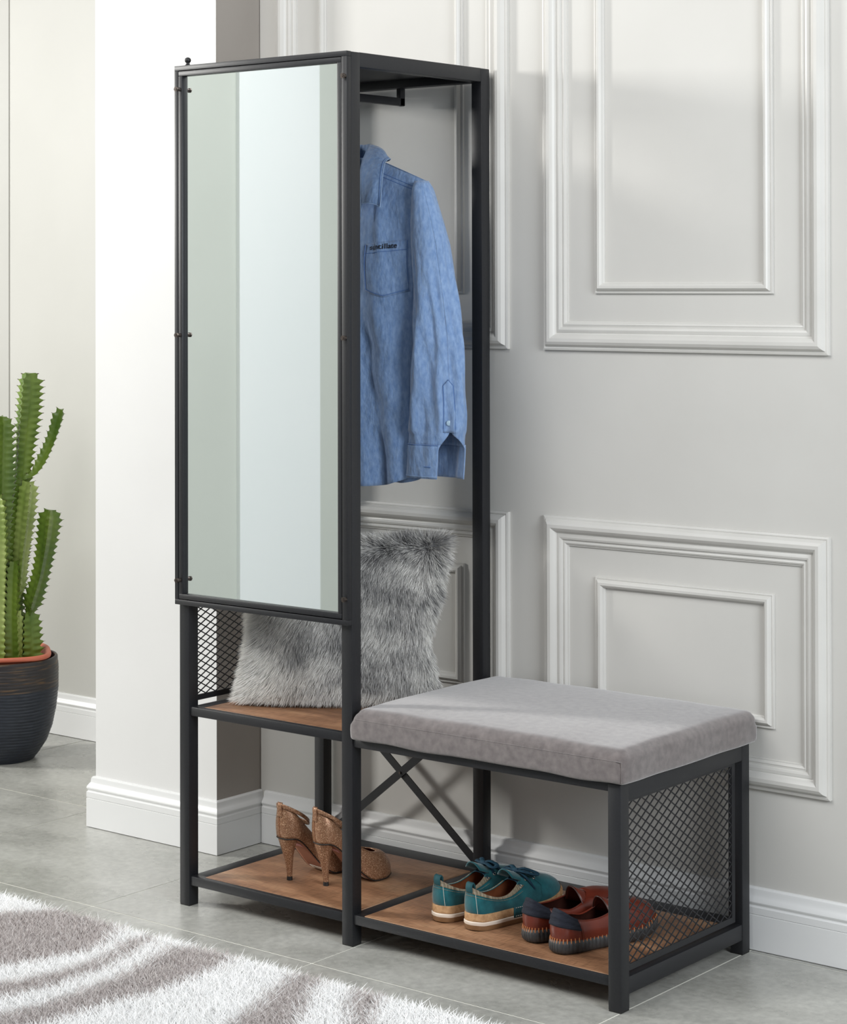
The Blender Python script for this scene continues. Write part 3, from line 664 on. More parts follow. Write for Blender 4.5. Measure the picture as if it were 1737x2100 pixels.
    # thin support stakes
    bm = bmesh.new(); cyl(bm, (R.x*0.020-0.03*Nn.x, R.y*0.020-0.03*Nn.y, 0.235), (R.x*0.022-0.03*Nn.x, R.y*0.022-0.03*Nn.y, 0.42), 0.0010, 6)
    bm_obj('stake', bm, M['thorn'], pt)
plant()
# ------------------------------------------------------------------ blue shirt on a hanger
def shirt():
    ox, oy = 0.247, 0.268
    st = tag(empty('blue_shirt', (ox, oy, 0.90)), 'blue chambray long sleeve shirt hanging inside the black metal coat tower', 'shirt')
    zb = 0.90
    def put(name, V, F, m, thick=0.0, parent=None, angle=None, label=None):
        V = [Vector((v[0], v[1], v[2]-zb)) for v in V]
        o = mesh_obj(name, V, F, m, parent or st, angle=angle)
        if thick: s = o.modifiers.new('thickness', 'SOLIDIFY'); s.thickness = thick; s.offset = -1
        if label: o['label'] = label
        return o
    ss = lambda x: smooth(x)
    def half(z): return interp(z, [0.89, 1.0, 1.15, 1.30, 1.42, 1.50, 1.545, 1.61], [0.205, 0.198, 0.192, 0.197, 0.206, 0.212, 0.222, 0.226])
    def ztop(x, front):
        ax = abs(x)
        if ax > 0.090: return 1.604-(ax-0.072)*0.375
        return (1.597-0.095*(1-(ax/0.090)**1.5)) if front else 1.597+0.010*(1-(ax/0.090)**2)
    def zhem(x): return 0.893+0.030*min(1, (abs(x)/0.19))**2.2+0.004*sin(x*30)
    def folds(x, z, front):
        t = (1.55-z)/0.6
        f = 0.0085*sin(x*52+2.2*sin(z*5)+0.5)*ss(t*1.8) + 0.0045*sin(x*98+3+z*9)*ss(t*1.2) + 0.0025*sin(z*60+x*70)*ss((z-0.9)/0.2)*0.6
        # drag fold falling from the shoulder
        d1 = x-(0.125+0.018*(1.5-z)*6); f += 0.011*math.exp(-(d1/0.010)**2)*ss((z-1.30)/0.12)*ss((1.545-z)/0.05)
        d2 = x-(0.055+0.01*(1.5-z)*4); f += 0.006*math.exp(-(d2/0.014)**2)*ss((z-1.36)/0.1)*ss((1.52-z)/0.04)
        d3 = x-(0.105+0.10*(z-1.0)); f += 0.006*math.exp(-(d3/0.018)**2)*ss((1.2-z)/0.12)
        return f
    def body(phi, v):
        # x from the bottom half width; iterate once for the width at this height
        c, s = cos(phi), sin(phi); fr = s >= 0; x = 0.205*c
        z = lerp(zhem(x), ztop(0.23*c, fr), v); a = half(z); x = a*c; z = lerp(zhem(x), ztop(x, fr), v)
        top = 1-0.88*v**9 if abs(x) > 0.090 else 1-0.50*v**6
        b = (0.052+0.012*sin(v*3)) * top
        y = -b*math.copysign(abs(s)**0.8, s)
        y -= folds(x, z, fr)*min(1, abs(s)*2)*(1 if fr else -0.7)*(1-v**12)
        return Vector((x, y, z))
    NU, NV = 132, 76; V = [body(2*pi*i/NU, j/NV) for j in range(NV+1) for i in range(NU)]
    F = [(j*NU+i, j*NU+(i+1) % NU, (j+1)*NU+(i+1) % NU, (j+1)*NU+i) for j in range(NV) for i in range(NU)]
    bo = put('body', V, F, M['denim'], 0.0009)
    def front(x, z, off=0.0):
        # invert: find v for z
        c = max(-1, min(1, x/half(z))); phi = math.acos(c); v = (z-zhem(x))/(ztop(x, True)-zhem(x)); q = body(phi, max(0, min(1, v))); return Vector((x, q.y-off, z))
    def patch(name, poly_x, poly_z, m, off=0.0018, nx=14, nz=14, shape=None, parent=None, surf=front, label=None):
        V = []; F = []
        for j in range(nz+1):
            for i in range(nx+1):
                u, w = i/nx, j/nz; x = lerp(poly_x[0], poly_x[1], u); z = lerp(poly_z[0], poly_z[1], w)
                if shape: x, z = shape(u, w, x, z)
                V.append(surf(x, z, off))
        for j in range(nz):
            for i in range(nx): a = j*(nx+1)+i; F.append((a, a+1, a+nx+2, a+nx+1))
        return put(name, V, F, m, 0.0008, parent, label=label)
    pk = patch('chest_pocket', (0.098, 0.192), (1.316, 1.421), M['denim'], 0.0022, shape=lambda u, w, x, z: (x+0.010*(1-w)*0, z-(1-w)*0.014*(1-abs(2*u-1))+w*0.010*(u-0.5)))
    bm = bmesh.new()
    def seam(pts, r=0.0008, par=pk, m='denim_stitch', nm='stitching'):
        b = bmesh.new(); tube(b, [Vector((p.x, p.y, p.z-zb)) for p in pts], r, 6); return bm_obj(nm, b, M[m], par)
    bp = [(0.100, 1.414)]+[(0.100, z) for z in np.linspace(1.40, 1.320, 8)]+[(lerp(0.100, 0.145, t), lerp(1.320, 1.306, t)) for t in (0.3, 0.6, 1)]+[(lerp(0.145, 0.190, t), lerp(1.306, 1.320, t)) for t in (0.4, 0.7, 1)]+[(0.190, z) for z in np.linspace(1.335, 1.424, 8)]
    seam([front(x, z, 0.0034) for x, z in bp])
    seam([front(x, 1.400+0.1*(x-0.145), 0.0034) for x in np.linspace(0.100, 0.190, 10)], 0.0006)
    # printed word along the pocket edge
    tx = bpy.data.curves.new('lettering', 'FONT'); tx.body = 'scintillate'; tx.size = 0.0155; tx.extrude = 0.0; tx.offset = 0.00020; tx.materials.append(M['ink']); tx.space_character = 1.0
    tmp = link(bpy.data.objects.new('lettering', tx)); bpy.context.view_layer.update(); me = bpy.data.meshes.new_from_object(tmp.evaluated_get(bpy.context.evaluated_depsgraph_get())); bpy.data.objects.remove(tmp); to = link(bpy.data.objects.new('lettering', me), pk); q = front(0.113, 1.406, 0.0060); q2 = front(0.168, 1.406, 0.0060)
    for v in me.vertices:
        lx, lz = v.co.x, v.co.y; w_ = front(0.113+lx, 1.4035+lz+0.08*lx, 0.0046); v.co = (w_.x, w_.y, w_.z-zb)
    to['label'] = 'small black printed word on the pocket'
    # yoke seams, armhole seam
    for sx in (1, -1):
        for dz in (0.020, 0.027): seam([front(sx*x, ztop(x, True)-dz, 0.0010) for x in np.linspace(0.080, 0.214, 16)], 0.0008, bo, nm='yoke_seam')
    # front placket and buttons
    pl = patch('front_placket', (-0.017, 0.017), (0.905, 1.500), M['denim'], 0.0022, nx=4, nz=50)
    for z in (1.48, 1.41, 1.32, 1.23, 1.14, 1.05, 0.97):
        q = front(0, z, 0.0036); b = bmesh.new(); cyl(b, (q.x, q.y+0.0008, q.z-zb), (q.x, q.y-0.0012, q.z-zb), 0.0055, 18); bm_obj('button', b, M['button'], pl)
    # open collar: inner stand plus folded leaf on each side
    for sx in (1, -1):
        n = 40
        fold = catmull([(0, 0.052, 1.636), (0.034, 0.040, 1.637), (0.056, 0.006, 1.629), (0.070, -0.032, 1.590), (0.086, -0.055, 1.543), (0.099, -0.0655, 1.502)], n+1)
        edge = catmull([(0, 0.088, 1.598), (0.055, 0.072, 1.600), (0.098, 0.030, 1.602), (0.120, -0.012, 1.590), (0.139, -0.047, 1.543), (0.153, -0.0690, 1.493)], n+1)
        V = []; NW = 12
        for k in range(NW+1):
            w = k/NW
            for i in range(n+1):
                q = fold[i].lerp(edge[i], w); o = Vector((q.x, q.y-0.01, 0)); o = o.normalized() if o.length > 1e-5 else Vector((0, 1, 0))
                q = q+o*(0.010*sin(pi*min(1, w*1.15))*(1-0.55*i/n))+Vector((0, -0.004*smooth(i/n), 0.004*sin(pi*w)))
                q.y -= 0.0022*sin(7*w+i*0.3)*(i/n)
                V.append(Vector((sx*q.x, q.y, q.z)))
        F = [(k*(n+1)+i, k*(n+1)+i+1, (k+1)*(n+1)+i+1, (k+1)*(n+1)+i) for k in range(NW) for i in range(n)]
        lf = put('collar_leaf', V, F, M['denim'], 0.0016)
        seam([V[k*(n+1)+n] for k in range(0, NW+1)]+[V[NW*(n+1)+i] for i in range(n, -1, -1)], 0.0009, lf, 'denim_light', 'edge_stitching')
        seam([V[(NW-1)*(n+1)+i]-Vector((0, 0.0010, 0)) for i in range(2, n)], 0.0005, lf, 'denim_stitch', 'inner_stitching')
        V = []
        for k in range(4):
            for i in range(n+1):
                q = fold[i]; c = Vector((q.x*(1-0.05*k/3)-0.003*k/3, q.y+0.003*k/3*(1 if i > n/2 else -1), q.z-0.034*k/3)); V.append(Vector((sx*max(c.x, 0), c.y, c.z)))
        F = [(k*(n+1)+i, k*(n+1)+i+1, (k+1)*(n+1)+i+1, (k+1)*(n+1)+i) for k in range(3) for i in range(n)]
        put('collar_stand', V, F, M['denim'], 0.0012)
    # sleeves
    zc = [1.556, 1.530, 1.46, 1.415, 1.30, 1.21, 1.06, 0.97, 0.925]; xc = [0.2190, 0.2240, 0.2350, 0.2420, 0.2560, 0.2620, 0.2620, 0.2570, 0.2540]; hw = [0.012, 0.021, 0.037, 0.044, 0.0510, 0.0600, 0.0700, 0.0690, 0.0675]
    hd = [0.010, 0.026, 0.032, 0.034, 0.034, 0.034, 0.033, 0.031, 0.030]
    ps0 = math.radians(42)
    def sleeve(ps, z, off=0.0, rel=0.0):
        x, h, d = interp(z, zc[::-1], xc[::-1]), interp(z, zc[::-1], hw[::-1]), interp(z, zc[::-1], hd[::-1]); t = ss((1.50-z)/0.3)
        w = 0.0045*sin(3*ps+z*7)*t+0.0032*sin(7*ps+z*16+1)*t+0.0016*sin(13*ps-z*30)*t
        w += 0.006*math.exp(-((ps-1.9-0.6*(1.2-z))/0.16)**2)*t+0.005*math.exp(-((ps-1.15+0.2*(1.2-z))/0.12)**2)*t
        if z < 1.02: w *= 0.45
        return Vector((x+(h+w+off)*cos(ps), -0.016-(d+w*1.2+off)*sin(ps), z))
    for sx in (1, -1):
        def build(name, z0, z1, nz, off, m, parent, thick):
            V = []; NP = 90
            for j in range(nz+1):
                z = lerp(z0, z1, j/nz); gp = ss((1.028-z)/0.045) if z < 1.028 else 0
                pf = ps0+0.42*gp; pb = ps0-0.80*gp
                for i in range(NP+1):
                    ps = pf+(2*pi-(pf-pb))*i/NP; q = sleeve(ps, z, off)
                    if i == NP and gp == 0: q = sleeve(pf, z, off)
                    if gp > 0: q.y += 0.004*gp*ss((i/NP-0.85)/0.15)
                    V.append(Vector((sx*q.x, q.y, q.z)))
            F = [(j*(NP+1)+i, j*(NP+1)+i+1, (j+1)*(NP+1)+i+1, (j+1)*(NP+1)+i) for j in range(nz) for i in range(NP)]
            o = put(name, V, F, m, 0, parent); s = o.modifiers.new('thickness', 'SOLIDIFY'); s.thickness = thick; s.offset = 0; return o
        sl = build('sleeve', 1.548, 0.992, 70, 0, M['denim'], st, 0.001)
        cf = build('cuff', 0.9955, 0.924, 10, 0.0014, M['denim'], sl, 0.0018)
        seam([Vector((sx*q.x, q.y, q.z)) for q in [sleeve(a, 0.9945, 0.0028) for a in np.linspace(ps0+0.42, 3.0, 24)]], 0.0007, cf, 'denim_stitch')
        seam([Vector((sx*q.x, q.y, q.z)) for q in [sleeve(a, 0.9285, 0.0028) for a in np.linspace(ps0+0.42, 3.0, 24)]], 0.0006, cf, 'denim_light')
        seam([Vector((sx*q.x, q.y, q.z)) for q in [sleeve(a, 0.949, 0.0028) for a in np.linspace(ps0+0.66, ps0+0.92, 6)]], 0.0009, cf, 'denim_stitch', 'buttonhole')
        # sleeve placket and button
        def ssurf(x, z, off):
            q = sleeve(x, z, off); return Vector((sx*q.x, q.y, q.z))
        sp = patch('sleeve_placket', (ps0-0.16, ps0+0.26), (1.022, 1.120), M['denim'], 0.0020, 10, 16, lambda u, w, x, z: (x, z+0.012*w*(1-abs(2*u-1))), sl, ssurf)
        seam([ssurf(ps0+0.26, 1.03, 0.003), ssurf(ps0+0.26, 1.08, 0.003), ssurf(ps0+0.26, 1.12, 0.003), ssurf(ps0+0.05, 1.132, 0.003), ssurf(ps0-0.16, 1.12, 0.003), ssurf(ps0-0.16, 1.08, 0.003), ssurf(ps0-0.16, 1.03, 0.003)], 0.0006, sp)
        q = ssurf(ps0+0.06, 1.042, 0.003); dr = (ssurf(ps0+0.06, 1.042, 0.01)-q).normalized(); q.z -= zb; b = bmesh.new()
        cyl(b, q, q+dr*0.0022, 0.0055, 20); cyl(b, q+dr*0.0022, q+dr*0.0028, 0.0055, 20, r2=0.0042); bt = bm_obj('button', b, M['button'], sp)
    # wooden hanger with steel hook over the rail
    b = bmesh.new(); tube(b, [Vector((x, 0, 1.578-0.30*abs(x)-zb-0.4*x*x)) for x in np.linspace(-0.19, 0.19, 25)], [0.008]*25, 10, flat=1.3); hg = bm_obj('hanger', b, M['hangerwood'], st)
    b = bmesh.new(); hk = [(0, 0, 1.575), (0, 0, 1.66), (0, 0, 1.700), (0, 0.004, 1.712), (-0.0, -0.0, 1.72)]
    pts = [Vector((0, 0, 1.575)), Vector((0, 0, 1.690)), Vector((0.010, 0, 1.702)), Vector((0.017, 0, 1.722)), Vector((0.014, 0, 1.742)), Vector((0, 0, 1.7515)), Vector((-0.013, 0, 1.744)), Vector((-0.016, 0, 1.730))]
    tube(b, [v-Vector((0, 0, zb)) for v in catmull(pts, 40)], 0.0017, 8); bm_obj('hook', b, M['steel'], hg)
shirt()
# ------------------------------------------------------------------ shoes
NP_ = 112
def loopify(ctrl): return catmull(ctrl, NP_, closed=True)
def offset_loop(L, d):
    out = []; n = len(L)
    for i in range(n):
        t = (L[(i+1) % n]-L[i-1]); nn = Vector((-t.y, t.x, 0)); nn = nn.normalized() if nn.length > 1e-9 else Vector((0, 0, 0))
        out.append(L[i]+Vector((nn.x, nn.y, 0))*d)
    return out
def orient(L):
    # make sure offset_loop(+d) grows the loop
    c = sum((v for v in L), Vector())/len(L); a = sum(((v-c).length for v in L)); b = sum(((v-c).length for v in offset_loop(L, 0.002)))
    return 1 if b > a else -1
class Shoe:
    def __init__(s, name, ctrl, zO, base, spring, loc, rot, sx, label, cat, group, sc_=1.0, zsc=1.0, ysc=1.0):
        # ctrl rows: ox, oy, tx, ty, tz   (toe first, then along +x side, heel, back along -x side)
        s.sx = sx; s.O = loopify([(r[0], r[1], 0) for r in ctrl]); s.T = loopify([(r[2], r[3], r[4]) for r in ctrl])
        s.sg = orient(s.O); s.zO = zO; s.spring = spring; s.Lmax = max(v.y for v in s.O)
        s.root = tag(empty(name, loc), label, cat, group); s.root.rotation_euler = (0, 0, rot); s.root.scale = (sc_*(0.90 if sc_ < 1 else 1.0), sc_*ysc, sc_*zsc)
    def S(s, i, t, off=0.0, a0=1.6, b0=1.7):
        O, T = s.O[i % NP_], s.T[i % NP_]
        if off: O = s.Oo(off)[i % NP_]; 
        f = smooth((O.y-0.45*s.Lmax)/(0.45*s.Lmax)); a = lerp(1.15, a0, f); b = lerp(1.15, b0, f)
        z0 = s.zO(O.y); h = 1-max(0.0, 1-t)**b+max(0.0, t-1); q = O.lerp(Vector((T.x, T.y, 0)), t**a)
        bul = s.bulge*sin(pi*min(t, 1))*(1-f*0.4)
        c = Vector((q.x, q.y, 0)); ctr = Vector((0, min(max(q.y, 0.03), s.Lmax-0.05), 0)); o = (c-ctr); o = o.normalized() if o.length > 1e-6 else Vector()
        q = c+o*(bul+off*t)
        return Vector((q.x, q.y, lerp(z0, T.z, h)))
    bulge = 0.003
    _c = None
    def Oo(s, off):
        s._c = s._c or {}
        if off not in s._c: s._c[off] = offset_loop(s.O, off*s.sg)
        return s._c[off]
    def mesh(s, name, V, F, m, parent=None, thick=0, angle=None, label=None, mi=None):
        V = [Vector((v.x*s.sx, v.y, v.z)) for v in V]; o = mesh_obj(name, V, F, m, parent or s.root, angle=angle, mi=mi)
        if thick: md = o.modifiers.new('thickness', 'SOLIDIFY'); md.thickness = thick; md.offset = 0
        if label: o['label'] = label
        return o
    def grid(s, name, fn, ti, ni, m, closed=True, thick=0, parent=None, **k):
        V = [fn(i, t) for t in ti for i in ni]; n = len(ni); F = []
        for r in range(len(ti)-1):
            for i in range(n if closed else n-1): F.append((r*n+i, r*n+(i+1) % n, (r+1)*n+(i+1) % n, (r+1)*n+i))
        return s.mesh(name, V, F, m, parent, thick, **k)
    def ringstack(s, name, levels, m, caps=True, parent=None, angle=35, wob=None, label=None, mi=None):
        V = []; F = []; 
        for off, z in levels:
            for i, p_ in enumerate(s.Oo(off)):
                w = wob(i, z) if wob else 0; q = s.Oo(off+0)[i]
                if w: q = q+(s.Oo(off+0.01)[i]-q)*(w/0.01)
                V.append(Vector((q.x, q.y, z+s.spring(q.y))))
        for r in range(len(levels)-1):
            for i in range(NP_): F.append((r*NP_+i, r*NP_+(i+1) % NP_, (r+1)*NP_+(i+1) % NP_, (r+1)*NP_+i))
        if caps:
            for r in (0, len(levels)-1): F.append(tuple(r*NP_+i for i in (range(NP_) if r else range(NP_-1, -1, -1))))
        return s.mesh(name, V, F, m, parent, angle=angle, label=label)
    def tubes(s, name, lines, r, m, parent=None, n=6, flat=1.0, closed=False):
        bm = bmesh.new()
        for L in lines: tube(bm, [Vector((v.x*s.sx, v.y, v.z)) for v in L], r, n, flat=flat, closed=closed)
        return bm_obj(name, bm, m, parent or s.root, angle=60)
    def idx(s, ymax=None, ymin=None, side=None):
        return [i for i in range(NP_) if (ymax is None or s.O[i].y <= ymax) and (ymin is None or s.O[i].y >= ymin) and (side is None or s.O[i].x*side > 0)]

TS = list(np.linspace(0, 1, 15))
def teal_shoe(loc, rot, sx, label):
    c = [(0.004, 0.272, 0, 0.150, 0.098), (0.031, 0.257, 0.011, 0.148, 0.096), (0.046, 0.222, 0.019, 0.134, 0.089), (0.046, 0.180, 0.026, 0.113, 0.076), (0.040, 0.135, 0.031, 0.086, 0.067),
         (0.036, 0.085, 0.032, 0.056, 0.068), (0.034, 0.045, 0.028, 0.028, 0.078), (0.024, 0.010, 0.015, 0.008, 0.091), (0, 0, 0, 0.004, 0.095),
         (-0.022, 0.010, -0.014, 0.008, 0.091), (-0.031, 0.045, -0.026, 0.028, 0.078), (-0.032, 0.085, -0.029, 0.056, 0.068), (-0.033, 0.135, -0.028, 0.086, 0.067), (-0.041, 0.180, -0.024, 0.113, 0.076), (-0.042, 0.222, -0.018, 0.134, 0.089), (-0.024, 0.258, -0.010, 0.148, 0.096)]
    sp = lambda y: 0.014*smooth((y-0.17)/0.11)**1.5+0.002*smooth((0.02-y)/0.02)
    s = Shoe('lace_up_shoe', c, lambda y: 0.033+sp(y), None, sp, loc, rot, sx, label, 'shoe', 'teal suede lace-up shoes on the bottom shelf', 0.90, 0.97)
    up = s.grid('upper', lambda i, t: s.S(i, t), TS, range(NP_), M['teal'], thick=0.0016)
    s.grid('lining', lambda i, t: s.S(i, t*0.985, -0.0028), TS, range(NP_), M['leather_in'])
    s.ringstack('insole', [(-0.003, 0.040), (-0.003, 0.041)], M['leather_in'])
    s.ringstack('outsole', [(0.0, 0.0), (0.0035, 0.0006), (0.0045, 0.004), (0.0048, 0.0115)], M['gum'])
    s.ringstack('midsole', [(0.0048, 0.0112), (0.0056, 0.0125), (0.0056, 0.0180), (0.0044, 0.0193), (0.003, 0.0194)], M['midsole'])
    fx = s.ringstack('foxing', [(0.0030, 0.0192), (0.0042, 0.0207), (0.0042, 0.0345), (0.0030, 0.0368), (0.0002, 0.0372)], M['jute'], caps=False)
    # toe bumper rising over the front
    ii = [i % NP_ for i in range(-12, 13)]
    s.grid('toe_bumper', lambda i, t: s.S(i, 0.17*t*(1-abs(((i+NP_//2) % NP_-NP_//2)/12.5)**2), 0.0018), list(np.linspace(0, 1, 6)), ii, M['jute'], closed=False)
    # ribbed collar band around the opening
    jj = [i for i in range(18, NP_-17)]
    s.grid('collar_band', lambda i, t: s.S(i, lerp(0.74+0.10*min(1, abs(i-NP_/2)/30), 1.01, t), 0.0016), [0, 0.25, 0.5, 0.75, 1], jj, M['ribbed'], closed=False, thick=0.002)
    # heel counter strip, seams
    hh = [i for i in range(NP_//2-7, NP_//2+8)]
    hc = s.grid('heel_strip', lambda i, t: s.S(i, lerp(0.02, 0.93, t), 0.0010), list(np.linspace(0, 1, 8)), hh, M['teal_dark' if 0 else 'teal'], closed=False, thick=0.001)
    for i in (hh[1], hh[-2]): s.tubes('stitching', [[s.S(i, t, 0.0022) for t in np.linspace(0.03, 0.88, 10)]], 0.0005, M['stitch'], hc)
    s.tubes('collar_stitching', [[s.S(i, 0.66+0.08*min(1, abs(i-NP_/2)/30), 0.0022) for i in range(22, NP_-21)]], 0.0004, M['ribbed'], up)
    # eyestay edge seam on both sides
    for a, b, c_ in ((10, 22, 1), (NP_-10, NP_-22, -1)):
        s.tubes('eyestay_seam', [[s.S(lerp(b, a, w) if 0 else int(round(lerp(b, a, w))), lerp(0.06, 0.90, w)**1.0, 0.0016) for w in np.linspace(0, 1, 10)]], 0.0006, M['teal_dark'], up)
    # pull tab
    p0 = s.S(NP_//2, 0.90, 0.001); V = []; prof = [(0.004, -0.018), (-0.0035, -0.006), (-0.0050, 0.004), (-0.0030, 0.0125), (0.0015, 0.0150), (0.0052, 0.0100), (0.0058, 0.0)]
    for dy, dz in prof:
        for x in (-0.0105, -0.005, 0, 0.005, 0.0105): V.append(Vector((x, p0.y+dy+abs(x)*0.15, p0.z+dz)))
    F = [(r*5+i, r*5+i+1, (r+1)*5+i+1, (r+1)*5+i) for r in range(len(prof)-1) for i in range(4)]
    s.mesh('pull_tab', V, F, M['teal_dark'], thick=0.0022)
    # tongue
    V = []; 
    for k in range(11):
        w = k/10; y = lerp(0.185, 0.104, w); z = lerp(0.078, 0.116, w**0.8); hw_ = lerp(0.014, 0.026, w)
        for x in np.linspace(-1, 1, 9): V.append(Vector((x*hw_, y+0.004*x*x, z-0.016*abs(x)**2.2)))
    F = [(r*9+i, r*9+i+1, (r+1)*9+i+1, (r+1)*9+i) for r in range(10) for i in range(8)]
    s.mesh('tongue', V, F, M['teal'], thick=0.0025)
    # eyelets and laces
    ey = {}
    for sd in (1, -1):
        for k, (x, y) in enumerate(((0.0225, 0.128), (0.0240, 0.151), (0.0245, 0.174))):
            i = min(range(NP_), key=lambda q: (abs(s.S(q, 0.80).y-y)+abs(s.S(q, 0.80).x-sd*x))); t = 0.80
            best = min(((q, tt) for q in range(NP_) for tt in (0.6, 0.66, 0.72, 0.78, 0.84, 0.9)), key=lambda w: (s.S(*w).x-sd*x)**2+(s.S(*w).y-y)**2)
            P0 = s.S(*best, 0.0018); P1 = s.S(best[0]+1, best[1], 0.0018); P2 = s.S(best[0], best[1]-0.05, 0.0018); nrm = (P1-P0).cross(P2-P0).normalized()
            if nrm.z < 0: nrm = -nrm
            ey[(sd, k)] = P0; u = nrm.orthogonal().normalized(); v = nrm.cross(u)
            s.tubes('eyelet', [[P0+(u*cos(a)+v*sin(a))*0.0032 for a in np.linspace(0, 2*pi, 13)[:-1]]], 0.0011, M['eyelet'], up, closed=True)
    L = []
    for k in range(3): a, b = ey[(1, k)], ey[(-1, k)]; m_ = (a+b)/2+Vector((0, 0, 0.010)); L.append(catmull([a, a.lerp(m_, 0.5)+Vector((0, 0, 0.004)), m_, b.lerp(m_, 0.5)+Vector((0, 0, 0.004)), b], 14))
    for k in range(2):
        for sd in (1, -1): a, b = ey[(sd, k)], ey[(-sd, k+1)]; m_ = (a+b)/2+Vector((0, 0, 0.013)); L.append(catmull([a, m_, b], 10))
    kn = Vector((0.0, 0.140, 0.107))
    lc = s.tubes('laces', L, 0.0030, M['lace'], None, 8, 0.55)
    bow = [catmull([kn, kn+Vector((0.018, 0.012, 0.005)), kn+Vector((0.040, 0.030, -0.004)), kn+Vector((0.046, 0.022, -0.006)), kn+Vector((0.022, 0.004, 0.0)), kn], 20),
           catmull([kn, kn+Vector((-0.016, 0.006, 0.006)), kn+Vector((-0.036, 0.012, 0.000)), kn+Vector((-0.038, -0.002, -0.004)), kn+Vector((-0.018, -0.004, 0.002)), kn], 20),
           catmull([kn, kn+Vector((0.020, 0.006, -0.006)), kn+Vector((0.034, 0.018, -0.026)), kn+Vector((0.037, 0.026, -0.040))], 12),
           catmull([kn, kn+Vector((-0.016, 0.014, -0.002)), kn+Vector((-0.028, 0.034, -0.020)), kn+Vector((-0.030, 0.044, -0.034))], 12)]
    s.tubes('bow', bow, 0.0058, M['lace'], lc, 8, 0.5)
    s.tubes('knot', [[kn+Vector((-0.008, 0, 0)), kn, kn+Vector((0.008, 0.002, 0))]], 0.0062, M['lace'], lc, 10)
    # stitched side tag on the foxing
    ii = [i for i in range(NP_) if s.O[i].x > 0 and 0.098 < s.O[i].y < 0.146]
    if ii:
        f = lambda i, t: Vector((s.Oo(0.0055)[i].x, s.Oo(0.0055)[i].y, lerp(0.0150, 0.0400, t)+s.spring(s.O[i].y)))
        tg = s.grid('side_tag', f, [0, 0.5, 1], ii, M['teal_dark'], closed=False, thick=0.001)
        ds = []
        for z in (0.0185, 0.0370):
            for a in range(7):
                y0 = lerp(0.103, 0.138, a/6); pts = []
                for dy in (0, 0.0035):
                    i = min(ii, key=lambda q: abs(s.O[q].y-(y0+dy))); A = s.Oo(0.0066)[i]; pts.append(Vector((A.x, y0+dy, z)))
                ds.append(pts)
        s.tubes('tag_stitching', ds, 0.0006, M['stitch'], tg)
    return s

